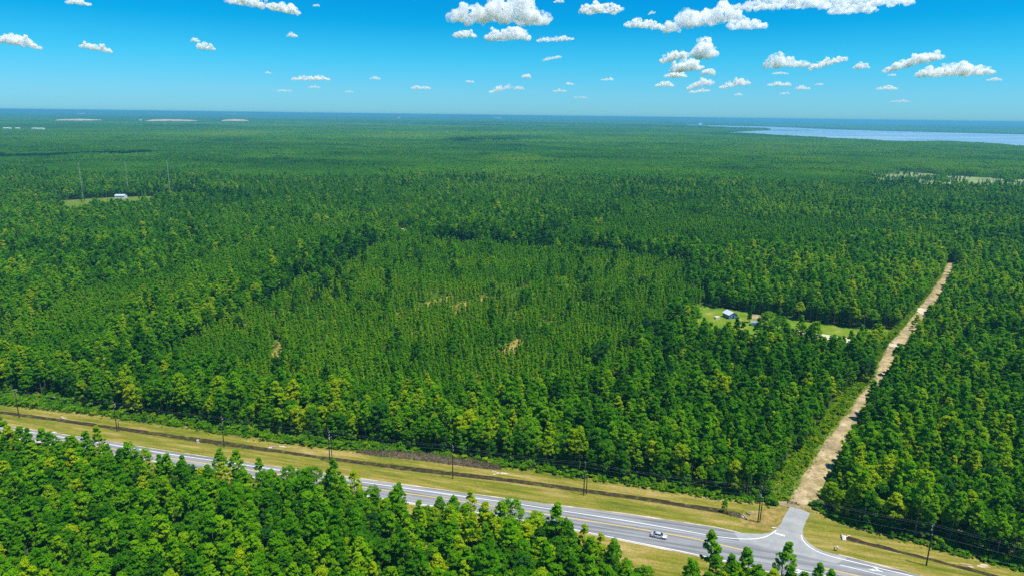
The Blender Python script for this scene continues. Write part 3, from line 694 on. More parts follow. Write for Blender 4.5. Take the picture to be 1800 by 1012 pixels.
DF = mkd(gx, gy, idx, s, tint, r, hs)
# --- the trees that show largest become things of their own
px, py, dz = proj(DF['x'], DF['y'], 11.0 * DF['scl'][:, 2])
infr = (px > 3) & (px < 1797) & (py < 1006) & (DF['y'] < FG_EDGE(DF['x']) + 1)
order = np.argsort(dz)
sel_p = [i for i in order if infr[i] and not isb[i]]; sel_b = [i for i in order if infr[i] and isb[i]]
# the ones nearest the camera and those that overlap the highway
sel_p = sel_p[:300]; sel_b = sel_b[:120]
sel = np.zeros(len(gx), bool); sel[sel_p] = True; sel[sel_b] = True
print('forest', n, 'fg candidates', infr.sum(), 'pines', len(sel_p), 'broad', len(sel_b))
POLES = [(34, 734), (206, 757.5), (394, 785), (580, 811.5), (796, 841), (1026, 870), (1332, 918.5), (1628, 994)]
ORD = ['first', 'second', 'third', 'fourth', 'fifth', 'sixth', 'seventh', 'eighth', 'ninth', 'tenth', 'eleventh', 'twelfth', 'thirteenth', 'fourteenth', 'fifteenth', 'sixteenth', 'seventeenth', 'eighteenth',
       'nineteenth', 'twentieth', 'twenty-first', 'twenty-second', 'twenty-third', 'twenty-fourth', 'twenty-fifth', 'twenty-sixth', 'twenty-seventh', 'twenty-eighth', 'twenty-ninth', 'thirtieth'] + ['%dth' % i for i in range(31, 60)]
cols = {}
for i in np.where(sel)[0]:
    x = px[i]; b = 0; bd = 1e9
    marks = []
    for k in range(len(POLES)): marks.append((POLES[k][0], 'under %s utility pole' % ORD[k]))
    for k in range(len(POLES) - 1): marks.append(((POLES[k][0] + POLES[k + 1][0]) / 2, 'between %s and %s utility poles' % (ORD[k], ORD[k + 1])))
    w = min(marks, key=lambda q: abs(q[0] - x)); cols.setdefault(w[1], []).append(i)
trees_done = 0
for w, ids in cols.items():
    ids.sort(key=lambda i: py[i])
    for rank, i in enumerate(ids):
        broad = bool(isb[i]); tv = float(DF['tint'][i]); sv = float(DF['scl'][i][0])
        colr = 'dark green' if tv < 0.3 else 'green' if tv < 0.5 else 'bright green' if tv < 0.7 else 'yellow-green'
        size = 'small' if sv < 0.88 else 'big' if sv > 1.05 else 'middling'
        nm = 'broadleaf_tree' if broad else 'pine_tree'
        lb = '%s %s %s %s, %s crown down from highway' % (size, colr, 'bushy tree' if broad else 'pine', w, ORD[rank])
        shapes = NEARB if broad else NEARP
        j = int(DF['idx'][i]) - (K['near_broad'][0] if broad else K['near_pine'][0])
        o = empty(nm, (float(gx[i]), float(gy[i]), GZ - 0.1), float(DF['rot'][i])); o.scale = tuple(DF['scl'][i])
        tag(o, lb, 'tree', 'trees of the foreground forest below the highway')
        tr = mk('trunk', shapes[j][0], o); cr = mk('crown', shapes[j][1], o); cr['tint'] = tv
FOREST = [sub_d(DF, ~sel)]
r = np.random.default_rng(19)
gx, gy = grid(4.6, -700, 700, 90, 760, 0.9, 0.45, r)
m = visible(gx, gy) & clear_mask(gx, gy, 0.5) & ~(inpoly(gx, gy, PLANT) | inpoly(gx, gy, PLANT2) | inpoly(gx, gy, PLANT3)); gx, gy = gx[m], gy[m]; n = len(gx)
s = r.uniform(0.42, 0.80, n)
FOREST.append(mkd(gx, gy, np.where(gy < 300, pick(K['near_broad'], n, r), pick(K['mid_broad'], n, r)), s, np.clip(0.42 + r.normal(size=n) * 0.15, 0, 1), r, s * r.uniform(0.9, 1.2, n)))
YOUNG = []
# --- plantation in rows
r = np.random.default_rng(12)
gx, gy = grid(3.25, -1100, 1100, 240, SINGLE, 1.05, 0.40, r)
m = visible(gx, gy) & clear_mask(gx, gy)
plant = inpoly(gx, gy, PLANT) | inpoly(gx, gy, PLANT2) | inpoly(gx, gy, PLANT3); m &= plant | ((gy > 620) & (fbm(gx, gy, 170, 90) > 0.49)); gx, gy = gx[m], gy[m]; plant = plant[m]
marsh = inpoly(gx, gy, MARSH); gx, gy, plant = gx[~marsh], gy[~marsh], plant[~marsh]
mainp = inpoly(gx, gy, PLANT)
gapn = fbm(gx, gy, 14, 71); thr = 0.27 + 0.13 * (fbm(gx, gy, 70, 72) > 0.5); keep = (gapn > thr) | (r.uniform(size=len(gx)) < 0.25); keep &= (gy < 620) | (r.uniform(size=len(gx)) < 0.8) ; gx, gy, mainp = gx[keep], gy[keep], mainp[keep]
n = len(gx)
tint = np.clip(np.where(mainp, 0.61, 0.50) + (fbm(gx, gy, 45, 22) - 0.5) * 0.45 + (fbm(gx, gy, 190, 98) - 0.5) * np.where(mainp, 0.1, 0.5) + r.normal(size=n) * 0.06, 0, 1)
s = np.where(mainp, 0.88, 1.2) * (0.74 + 0.45 * fbm(gx, gy, 12, 81)) + r.normal(size=n) * 0.11; s = np.maximum(s, 0.45)
YOUNG.append(mkd(gx, gy, np.where(gy < 450, pick(K['near_young'], n, r), pick(K['mid_young'], n, r)), s, tint, r, s * r.uniform(0.9, 1.12, n)))
print('young', n)
# --- beyond: squares of forest
def patches(size, y0, y1, keys, seed, marg, YN=None, excl=True):
    r = np.random.default_rng(seed); half = y1 * 0.80 + marg
    gx, gy = np.meshgrid(np.arange(-half, half, size), np.arange(y0 + size / 2, y1, size)); gx = gx.ravel(); gy = gy.ravel()
    m = visible(gx, gy, marg)
    for q in (BAY, HUTYARD): m &= ~inpoly(gx, gy, q)
    m &= ~(inpoly(gx, gy, MARSH) & (r.uniform(size=len(gx)) < 0.95))
    for (a, b, c) in MOUNDS: m &= ~(((gx - a) / (c * 1.05)) ** 2 + ((gy - b + 120) / 560) ** 2 < 1)
    gx, gy = gx[m], gy[m]; n = len(gx)
    t = np.clip(0.54 + 0.15 * inpoly(gx, gy, SMALLCLEAR[0]) + (fbm(gx, gy, size * 9, 33) - 0.5) * 0.5 + (fbm(gx, gy, 1100, 35) - 0.5) * 0.55 + r.normal(size=n) * 0.04, 0, 1)
    s = np.full(n, 1.04); hs = 0.75 + 0.5 * fbm(gx, gy, size * 4, 39)
    k = pick(K[keys[0]], n, r)
    if len(keys) > 1: k = np.where(fbm(gx, gy, 200, 90) > 0.5, pick(K[keys[1]], n, r), k)
    print('patches', keys, n); return mkd(gx, gy, k, s, t, r, hs, True)
mp_ = lambda px_, py_: at(px_, py_, 0)
MOUNDS = [(at(142, 214)[0], at(142, 214)[1], 0.5 * (at(205, 214)[0] - at(78, 214)[0])), (at(305, 214.5)[0], at(305, 214.5)[1], 0.5 * (at(378, 214)[0] - at(240, 214)[0])), (at(415, 214.5)[0], at(415, 214.5)[1], 0.5 * (at(446, 214)[0] - at(386, 214)[0]))]
FOREST.append(patches(18, SINGLE, 3000, ['p1', 'p1y'], 41, 30))
FOREST.append(patches(56, 3000, 9000, ['p2'], 42, 80))
FOREST.append(patches(220, 9000, 42000, ['p3'], 43, 300))
r = np.random.default_rng(14)
gx, gy = grid(9, -1000, -400, 900, 1400, 0.2, 0.45, r); m = inpoly(gx, gy, HUTYARD) & (r.uniform(size=len(gx)) < 0.35); gx, gy = gx[m], gy[m]; n = len(gx)
px_, py_, _d = proj(gx, gy, np.zeros(n)); m = ~((px_ > 190) & (px_ < 240)); gx, gy = gx[m], gy[m]; n = len(gx)
FOREST.append(mkd(gx, gy, pick(K['mid_young'], n, r), r.uniform(0.5, 1.3, n), r.uniform(0.1, 0.6, n), r))
gx, gy = grid(9, -100, 1800, 900, 2200, 0.2, 0.45, r); m = inpoly(gx, gy, MARSH) & (fbm(gx, gy, 60, 3) > 0.56); gx, gy = gx[m], gy[m]; n = len(gx)
FOREST.append(mkd(gx, gy, pick(K['mid_young'], n, r), r.uniform(0.7, 1.2, n), r.uniform(0.1, 0.5, n), r))
scatter('pine_forest', cat_d(FOREST), 'dense green pine and hardwood forest covering the flat land to the horizon', 'forest')
scatter('pine_plantation', cat_d(YOUNG), 'stand of narrow young pines planted in rows in the middle of the forest', 'plantation')

# --- brush: forest foot, road strip, clearing fringe
r = np.random.default_rng(15); L = []
def bushes(n, fx, scl, tint, ts=0.15):
    x, y = fx(n); s = r.uniform(*scl, len(x)); L.append(dict(x=x, y=y, z=np.full(len(x), GZ), rot=r.uniform(0, 6.28, len(x)), scl=np.stack([s, s, s * r.uniform(0.7, 1.2, len(x))], 1), idx=pick(K['bush'], len(x), r), tint=np.clip(tint + r.normal(size=len(x)) * ts, 0, 1)))
def foot(n):
    x = r.uniform(-330, 190, n); u = r.uniform(0, 1, n); m = ~((x > VERGE_L(np.full(n, dy.min())) - 0) & (x < DR(np.full(n, dy.min())) + 1)); x, u = x[m], u[m]; return x, UPPER(x) + 0.8 + u * np.maximum(4.0, TREE_FOOT(x) - UPPER(x) + 5)
bushes(2600, foot, (0.5, 1.15), 0.62)
def strip(n):
    y = r.uniform(dy.min() + 4, dy.max(), n); u = r.uniform(0, 1, n) ** 1.7; a = VERGE_L(y) - 2; b = DL(y) - 1.6; return a + (b - a) * u, y
bushes(4200, strip, (0.25, 0.80), 0.78)
def rightside(n):
    y = r.uniform(dy.min() + 6, dy.max(), n); return DR(y) + r.uniform(1.2, 4, n), y
def tuft(n):
    y = r.uniform(dy.min() + 1, dy.max(), n); sd = r.uniform(size=n) < 0.5; return np.where(sd, DL(y) + r.normal(size=n) * 0.7, DR(y) + r.normal(size=n) * 0.6), y
bushes(1500, tuft, (0.10, 0.32), 0.85)
def vweeds(n):
    x = r.uniform(-330, 190, n); return x, UPPER(x) + r.normal(size=n) * 1.0 + 0.3
bushes(1400, vweeds, (0.10, 0.35), 0.8)
def ditchweeds(n):
    x = r.uniform(-330, atxy(1312, 906)[0], n); return x, DITCH_N(x) + r.normal(size=n) * 1.2
bushes(260, ditchweeds, (0.08, 0.2), 0.75)
bushes(350, rightside, (0.5, 1.1), 0.5)
def fgedge(n):
    x = r.uniform(-260, 130, n); return x, FG_EDGE(x) - 3 + r.uniform(-6, 5, n)
bushes(700, fgedge, (0.5, 1.3), 0.5, 0.2)
def leftbush(n):
    x = r.uniform(-330, -60, n); return x, UPPER(x) + 1 + r.uniform(0, 9, n) * (0.6 + 0.8 * vnoise(x, x * 0, 20, 3))
bushes(900, leftbush, (0.5, 1.3), 0.62)
def infill(n):
    x = r.uniform(-130, 130, n); y = r.uniform(300, 620, n); m = inpoly(x, y, PLANT); return x[m], y[m]
bushes(7000, infill, (0.3, 0.8), 0.5, 0.25)
scatter('roadside_brush', cat_d(L), 'low green brush along the forest edges, beside both roads and between young pines', 'brush')


# ------------------------------------------------------------------ utility poles and cables
def ground_z(px, py): return -0.4
tops = {}
def make_pole(px, py, h, label, transformer=False):
    b = at(px, py, -0.35); o = empty('utility_pole', (b[0], b[1], -0.6)); tag(o, label, 'pole', 'utility poles along the highway verge')
    mb = MB(); mb.tube([(0, 0, 0), (0, 0, h * 0.5), (0, 0, h)], [0.20, 0.165, 0.13], 8); mb.build('pole_shaft', M['pole'], o)
    ang = math.atan2(-80, 315)
    mb = MB()
    for z in (h - 0.9, h - 2.0): mb.box(-0.05, 0.05, 0.1, 0.75, z - 0.05, z + 0.05, Matrix.Rotation(ang, 4, 'Z'))
    mb.build('bracket', M['steel'], o)
    for (yy, z) in ((0, h + 0.02), (0.72, h - 0.88), (0.72, h - 1.98), (-0.2, h - 3.1)):
        mb = MB(); q = Matrix.Rotation(ang, 4, 'Z') @ Vector((0, yy, 0)); mb.tube([(q.x, q.y, z), (q.x, q.y, z + 0.12), (q.x, q.y, z + 0.14), (q.x, q.y, z + 0.34)], [0.05, 0.05, 0.11, 0.07], 6); mb.build('insulator', M['porcelain'], o)
    mb = MB(); q = Matrix.Rotation(ang, 4, 'Z') @ Vector((0.0, 0.33, 0))
    if transformer:
        mb.tube([(q.x, q.y, h - 3.6), (q.x, q.y, h - 2.6)], [0.26, 0.26], 10); mb.build('transformer', M['steel'], o)
    return b, ang, h
LBL = ['first utility pole from left, standing on grass where the highway enters the picture', 'second utility pole from left, with a short stub pole at its side', 'third utility pole from left, standing beside the dark ditch with no stub pole',
       'fourth utility pole from left, with a short pole beside it and bushes behind', 'fifth utility pole from left, single, in front of the brown brush heap', 'sixth utility pole from left, paired with a shorter pole on its right',
       'seventh utility pole from left, nearest the junction, with a shorter pole leaning by it', 'eighth utility pole, the rightmost, on the grass beyond the junction']
PB = []
for i, (px, py) in enumerate(POLES): PB.append(make_pole(px, py, (12.2, 12.2, 12.0, 12.4, 12.6, 12.0, 12.6, 13.2)[i], LBL[i], i in (3, 6)))
for (px, py, h, ds) in ((209.5, 757, 4.5, 'second'), (584, 811, 10.0, 'fourth'), (1030.5, 868, 7.5, 'sixth'), (1335.5, 918, 9.0, 'seventh')):
    b = at(px, py, -0.35); o = empty('stub_pole', (b[0], b[1], -0.6)); tag(o, 'shorter bare wooden pole standing right beside the %s utility pole from left' % ds, 'pole', 'short stub poles beside utility poles')
    mb = MB(); mb.tube([(0, 0, 0), (0.05, 0, h)], [0.17, 0.12], 8); mb.build('pole_shaft', M['pole'], o)
    mb = MB(); mb.tube([(0.05, 0, h - 0.02), (0.05, 0, h + 0.12)], [0.14, 0.02], 8); mb.build('pole_cap', M['steel'], o)
def cable(name, pts3, sag, label, rad=0.024, cat='cable', grp='power cables along the highway'):
    mb = MB(); line = []
    for a, b in zip(pts3[:-1], pts3[1:]):
        a = Vector(a); b = Vector(b)
        for k in range(10): t = k / 10; p = a.lerp(b, t); p.z -= sag * 4 * t * (1 - t); line.append(p)
    line.append(Vector(pts3[-1])); mb.tube(line, rad, 4); o = mb.build(name, M['wire']); tag(o, label, cat, grp)
def ext(bs):
    a, b = bs[0], bs[1]; c, d = bs[-1], bs[-2]; return [tuple(2 * Vector(a) - Vector(b))] + bs + [tuple(2 * Vector(c) - Vector(d))]
for (yy, dz_, lb, sg) in ((0, 0.36, 'topmost thin cable of the line, running over the pole tops', 0.9), (0.72, -0.54, 'second cable from the top, held on brackets behind the poles', 0.9), (0.72, -1.64, 'third cable from the top, on the lower brackets', 0.9), (-0.2, -2.76, 'fourth cable from the top, low neutral wire of the line', 1.0),
                     (-0.2, -5.2, 'lowest and thickest cable on the roadside poles', 1.2)):
    pts = []
    for b, ang, h in PB:
        q = Matrix.Rotation(ang, 4, 'Z') @ Vector((0, yy, 0)); pts.append((b[0] + q.x, b[1] + q.y, h - 0.6 + dz_))
    cable('power_cable', ext(pts), sg, lb, 0.009 if dz_ > -5 else 0.013)
sp = at(1562, 586, GZ)
o = empty('service_pole', (sp[0], sp[1], GZ)); tag(o, 'small pole among bushes where the driveway meets the dirt road', 'pole')
mb = MB(); mb.tube([(0, 0, 0), (0, 0, 8.5)], [0.16, 0.11], 7); mb.build('pole_shaft', M['pole'], o); mb = MB(); mb.tube([(0, 0, 8.4), (0, 0, 8.8)], [0.12, 0.06], 6); mb.build('insulator', M['porcelain'], o)
b, ang, h = PB[6]; m1 = at(1440, 762, -0.6)
cable('service_cable', [(b[0], b[1], h - 1.5), (m1[0] - 4, m1[1], 10), (sp[0], sp[1], 8)], 1.5, 'single cable leaving the seventh utility pole along the dirt road', 0.010)

# ------------------------------------------------------------------ silver car
M['paint'] = simple('silver paint', (0.62, 0.65, 0.70), 0.28, 0.35, 0.6, 0.03); M['glass'] = simple('dark glass', (0.012, 0.016, 0.022), 0.08, 0.0, 0.8, 0.05)
M['rubber'] = simple('tyre rubber', (0.02, 0.02, 0.02), 0.8); M['rim'] = simple('alloy', (0.45, 0.45, 0.47), 0.35, 0.7); M['lamp'] = simple('lamp lens', (0.75, 0.77, 0.8), 0.15); M['redlamp'] = simple('red lens', (0.4, 0.02, 0.02), 0.2)
M['trim'] = simple('black trim', (0.02, 0.02, 0.022), 0.6)
def section_loft(secs, mat, name, parent, close=True):
    V = []; F = []; n = len(secs[0])
    for s_ in secs: V += s_
    for i in range(len(secs) - 1):
        for k in range(n): k2 = (k + 1) % n; F.append((i * n + k, (i + 1) * n + k, (i + 1) * n + k2, i * n + k2))
    F.append(tuple(range(n))); F.append(tuple(range((len(secs) - 1) * n, len(secs) * n))[::-1])
    me = mesh(name, V, F, mat, True); bm = bmesh.new(); bm.from_mesh(me); bmesh.ops.recalc_face_normals(bm, faces=bm.faces); bm.to_mesh(me); bm.free()
    return mk(name, me, parent)
def make_car(px, py, heading, label):
    b = at(px, py, 0); o = empty('car', (b[0], b[1], 0.0), heading); tag(o, label, 'car')
    def sec(x, hw, zb, zt, crown=0.04):
        return [(x, -hw * 0.92, zb), (x, -hw, zb + 0.18), (x, -hw, zt - 0.22), (x, -hw * 0.90, zt - 0.03), (x, -hw * 0.4, zt + crown), (x, hw * 0.4, zt + crown), (x, hw * 0.90, zt - 0.03), (x, hw, zt - 0.22), (x, hw, zb + 0.18), (x, hw * 0.92, zb)]
    section_loft([sec(-2.40, 0.66, 0.42, 0.82), sec(-2.30, 0.82, 0.28, 1.00), sec(-1.75, 0.90, 0.20, 1.06), sec(-0.6, 0.92, 0.19, 0.98), sec(0.7, 0.92, 0.19, 0.96), sec(1.3, 0.91, 0.20, 0.90), sec(2.0, 0.86, 0.24, 0.80), sec(2.32, 0.70, 0.32, 0.66), sec(2.40, 0.55, 0.40, 0.56)], M['paint'], 'body', o)
    def cab(x, hw, zt): return [(x, -hw, 0.93), (x, -hw * 0.98, 1.0), (x, -hw * 0.8, zt), (x, hw * 0.8, zt), (x, hw * 0.98, 1.0), (x, hw, 0.93)]
    # glasshouse with windscreen, rear window, side windows, roof and pillars each a piece
    def quad(name, pts, mat, t=0.02):
        me = mesh(name, pts, [tuple(range(len(pts)))], mat); q = mk(name, me, o); md = q.modifiers.new('thick', 'SOLIDIFY'); md.thickness = t; return q
    zr = 1.44
    quad('windscreen', [(1.15, -0.74, 0.95), (1.15, 0.74, 0.95), (0.45, 0.60, zr - 0.03), (0.45, -0.60, zr - 0.03)], M['glass'])
    quad('rear_window', [(-1.80, 0.70, 1.02), (-1.80, -0.70, 1.02), (-1.15, -0.58, zr - 0.04), (-1.15, 0.58, zr - 0.04)], M['glass'])
    for s_ in (-1, 1):
        quad('side_window', [(1.02, s_ * 0.80, 0.97), (-0.28, s_ * 0.81, 0.99), (-0.28, s_ * 0.64, zr - 0.04), (0.44, s_ * 0.63, zr - 0.05)], M['glass'])
        quad('side_window', [(-0.36, s_ * 0.81, 0.99), (-1.52, s_ * 0.79, 1.03), (-1.10, s_ * 0.62, zr - 0.06), (-0.36, s_ * 0.64, zr - 0.04)], M['glass'])
        mb = MB(); mb.box(0.80, 1.0, min(s_ * 0.86, s_ * 1.04), max(s_ * 0.86, s_ * 1.04), 0.96, 1.10); mb.build('mirror', M['paint'], o)
        mb = MB(); mb.box(2.10, 2.36, min(s_ * 0.45, s_ * 0.80), max(s_ * 0.45, s_ * 0.80), 0.56, 0.68); mb.build('headlight', M['lamp'], o)
        mb = MB(); mb.box(-2.39, -2.25, min(s_ * 0.45, s_ * 0.80), max(s_ * 0.45, s_ * 0.80), 0.74, 0.90); mb.build('taillight', M['redlamp'], o)
        for x in (-1.42, 1.42):
            mb = MB(); mb.tube([(x, s_ * 0.74, 0.33), (x, s_ * 0.80, 0.33), (x, s_ * 0.94, 0.33)], [0.30, 0.34, 0.33], 16); w = mb.build('wheel', M['rubber'], o)
            mb = MB(); mb.tube([(x, s_ * 0.93, 0.33), (x, s_ * 0.955, 0.33)], [0.22, 0.20], 12); mb.build('rim', M['rim'], w)
            mb = MB(); mb.tube([(x, s_ * 0.86, 0.38), (x, s_ * 0.925, 0.38)], [0.39, 0.39], 16); mb.build('wheel_arch', M['trim'], o)
    section_loft([[(x, -hw, zb), (x, -hw * 0.8, zt), (x, 0, zt + 0.03), (x, hw * 0.8, zt), (x, hw, zb)] for x, hw, zb, zt in ((0.48, 0.60, zr - 0.06, zr - 0.02), (0.2, 0.64, zr - 0.05, zr + 0.02), (-0.5, 0.65, zr - 0.05, zr + 0.03), (-1.15, 0.60, zr - 0.07, zr - 0.02))], M['paint'], 'roof', o)
    mb = MB()
    for s_ in (-1, 1):
        mb.tube([(1.12, s_ * 0.79, 0.94), (0.46, s_ * 0.63, zr - 0.03)], 0.035, 5); mb.tube([(-0.32, s_ * 0.82, 0.97), (-0.32, s_ * 0.645, zr - 0.04)], 0.04, 5); mb.tube([(-1.72, s_ * 0.77, 1.0), (-1.13, s_ * 0.61, zr - 0.05)], 0.07, 5)
    mb.build('pillar', M['paint'], o)
    mb = MB(); mb.box(2.30, 2.41, -0.45, 0.45, 0.38, 0.52); mb.build('grille', M['trim'], o)
cc = at(1158, 942.5, 0); sl = float(NEAR(cc[0] + 10) - NEAR(cc[0] - 10)) / 20
make_car(1158, 943.0, math.atan(sl), 'silver saloon car driving right on the highway, before the junction')

# ------------------------------------------------------------------ buildings and things in the yard
M['bluewall'] = simple('blue siding', (0.10, 0.24, 0.42), 0.6); M['roofw'] = simple('pale metal roof', (0.62, 0.66, 0.72), 0.35, 0.2); M['roofg'] = simple('grey roof', (0.22, 0.27, 0.33), 0.5)
M['whitewall'] = simple('white siding', (0.75, 0.76, 0.76), 0.6); M['dark'] = simple('dark opening', (0.015, 0.015, 0.018), 0.5); M['cream'] = simple('cream boards', (0.70, 0.60, 0.42), 0.7); M['brick'] = simple('tan wall', (0.45, 0.32, 0.22), 0.8)
def gable_house(name, loc, rz, L, W, hw, hr, wall, roof, label, cat, door=True, win=2, over=0.35):
    """ridge along x, front gable at +x"""
    o = empty(name, loc, rz); tag(o, label, cat)
    V = [(-L / 2, -W / 2, 0), (L / 2, -W / 2, 0), (L / 2, W / 2, 0), (-L / 2, W / 2, 0), (-L / 2, -W / 2, hw), (L / 2, -W / 2, hw), (L / 2, W / 2, hw), (-L / 2, W / 2, hw), (-L / 2, 0, hw + hr), (L / 2, 0, hw + hr)]
    mk('wall', mesh('wall', V, [(0, 1, 5, 4), (1, 2, 6, 9, 5), (2, 3, 7, 6), (3, 0, 4, 8, 7)], wall), o)
    for s_ in (-1, 1):
        a = math.atan2(hr, W / 2); t = 0.10; e = W / 2 + over; z0 = hw - over * math.tan(a)
        v = [(-L / 2 - over, s_ * e, z0), (L / 2 + over, s_ * e, z0), (L / 2 + over, 0, hw + hr), (-L / 2 - over, 0, hw + hr)]; v += [(x, y, z + t) for x, y, z in v]
        q = mk('roof_slope', mesh('roof_slope', [(x, y, z + 0.02) for x, y, z in v], [(0, 1, 2, 3), (7, 6, 5, 4), (0, 4, 5, 1), (1, 5, 6, 2), (3, 7, 4, 0)], roof), o)
        mb = MB()
        k = max(3, int(L / 0.9))
        for i in range(k + 1):
            x = -L / 2 - over + 0.05 + i * (L + 2 * over - 0.1) / k
            mb.tube([(x, s_ * e, z0 + t + 0.03), (x, 0, hw + hr + t + 0.03)], 0.03, 3)
        mb.build('roof_seams', roof, q)
    if door:
        mb = MB(); mb.box(L / 2 - 0.02, L / 2 + 0.04, -0.5, 0.5, 0.02, 2.1); d = mb.build('door', M['dark'], o)
        mb = MB(); mb.box(L / 2 + 0.04, L / 2 + 0.10, 0.32, 0.40, 1.0, 1.08); mb.build('handle', M['steel'], d)
    for i in range(win):
        y = (-1) ** i * W * 0.32; mb = MB(); mb.box(L / 2 - 0.02, L / 2 + 0.03, y - 0.5, y + 0.5, 1.0, 2.0); w = mb.build('window', M['glass'], o)
        mb = MB()
        for (a, b, c, d) in ((-.58, .58, .92, 1.0), (-.58, .58, 2.0, 2.08), (-.58, -.5, 1.0, 2.0), (.5, .58, 1.0, 2.0)): mb.box(L / 2 - 0.01, L / 2 + 0.06, y + a, y + b, c, d)
        mb.build('frame', M['whitewall'], w)
        x = (-1) ** i * L * 0.22; mb = MB(); mb.box(x - 0.5, x + 0.5, -W / 2 - 0.03, -W / 2 + 0.02, 1.0, 2.0); mb.build('window', M['glass'], o)
    return o
b = at(1283, 557.5, GZ); gable_house('cottage', (b[0], b[1], GZ), math.radians(-72), 6.6, 6.2, 2.7, 1.5, M['bluewall'], M['roofw'], 'small blue cottage with pale metal gable roof on the lawn clearing', 'house')
b2 = at(1328, 571.5, GZ); gable_house('shed', (b2[0], b2[1], GZ), math.radians(-20), 5.0, 3.4, 2.1, 0.7, M['whitewall'], M['roofg'], 'low white shed with grey roof beside the big round yard bush', 'shed', win=1)
def stack(px, py, w, d, h, n, label, mat, rz=0.3):
    b = at(px, py, GZ); o = empty('lumber_stack', (b[0], b[1], GZ + 0.05), rz); tag(o, label, 'lumber')
    for i in range(n):
        for j in range(3):
            mb = MB(); x0 = -w / 2 + rnd.uniform(-.1, .1); mb.box(x0, x0 + w, -d / 2 + j * d / 3, -d / 2 + (j + 0.94) * d / 3, i * h / n, (i + 0.9) * h / n + 0.002 * j); mb.build('board', mat, o)
stack(1260, 560, 3.0, 2.2, 1.5, 3, 'cream stack of lumber on the lawn left of the blue cottage', M['cream'])
stack(1298, 563, 0.9, 0.7, 0.6, 2, 'small cream board pile on the lawn right of the blue cottage', M['cream'], 0.1)
stack(1309, 569, 1.4, 1.0, 0.9, 2, 'tilted cream boards lying left of the narrow conifer', M['cream'], 0.9)
def place_tree(px, py, shape, s, hs, tint, name, label, z=GZ, rot=0.0):
    b = at(px, py, z); o = empty(name, (b[0], b[1], z - 0.1), rot); o.scale = (s, s, hs); tag(o, label, 'tree'); mk('trunk', shape[0], o); c = mk('crown', shape[1], o); c['tint'] = tint
cm, C = crown_mesh('conifer_crown', 'young', 11.5, 1.7, 46, 40, 0.30, 999, M['pine']); NARROW = (trunk_mesh('conifer_trunk', 11.5, 0.16, C, 3, 0, M['bark']), cm)
place_tree(1317, 566.5, NARROW, 1.0, 1.0, 0.02, 'conifer', 'lone narrow dark conifer on the lawn between cottage and shed')
place_tree(1352, 577, NEARB[2], 1.75, 0.85, 0.62, 'broadleaf_tree', 'big round olive bush-like tree beside the white shed')
place_tree(1366, 581, NEARB[3], 1.2, 0.7, 0.40, 'broadleaf_tree', 'low spreading green tree right of the round olive one in the yard')
place_tree(1257, 541, NEARB[0], 0.95, 0.85, 0.30, 'broadleaf_tree', 'small grey-green tree on the back edge of the lawn clearing')
place_tree(1519, 672, NEARB[3], 1.05, 0.9, 0.12, 'broadleaf_tree', 'large dark rounded tree overhanging the left side of the dirt road')
place_tree(1524, 655, NEARB[1], 0.95, 0.9, 0.2, 'broadleaf_tree', 'dark tree just behind the large one overhanging the dirt road')
place_tree(1272, 898.5, NEARB[0], 0.33, 0.42, 0.65, 'sapling', 'small leafy sapling in the ditch by the log heap', -0.3)
for i, (px, py, sc, tn) in enumerate([(1558, 606, 0.35, 0.05), (1563, 596, 0.3, 0.5), (1575, 590, 0.32, 0.6)]):
    place_tree(px, py, NEARB[i], sc, sc * 0.8, tn, 'shrub', ['dark round shrub at the driveway mouth on the dirt road', 'green shrub at the foot of the small service pole', 'light green shrub right of the small service pole'][i])
AIR = []
for i in range(3):
    cm, C = crown_mesh('airy_crown', 'pine', 15.5, 2.6, 40, 34, 0.27, 1200 + i, M['pine']); AIR.append((trunk_mesh('airy_trunk', 15.5, 0.19, C, i, 16, M['bark']), cm))
place_tree(236, 853, AIR[0], 1.25, 1.05, 0.55, 'pine_tree', 'tall airy pine whose crown overlaps the highway between first and third utility poles', GZ)
place_tree(263, 856, AIR[1], 1.15, 0.95, 0.75, 'pine_tree', 'tall light green pine directly right of the airy one overlapping the highway', GZ)
place_tree(893, 951, AIR[1], 0.95, 0.95, 0.55, 'pine_tree', 'lone pine with rounded crown overlapping the highway, left one of a pair', GZ)
place_tree(912, 957, AIR[2], 1.0, 1.0, 0.6, 'pine_tree', 'lone airy pine with bare trunk just right of the rounded-crown one of the pair', GZ)
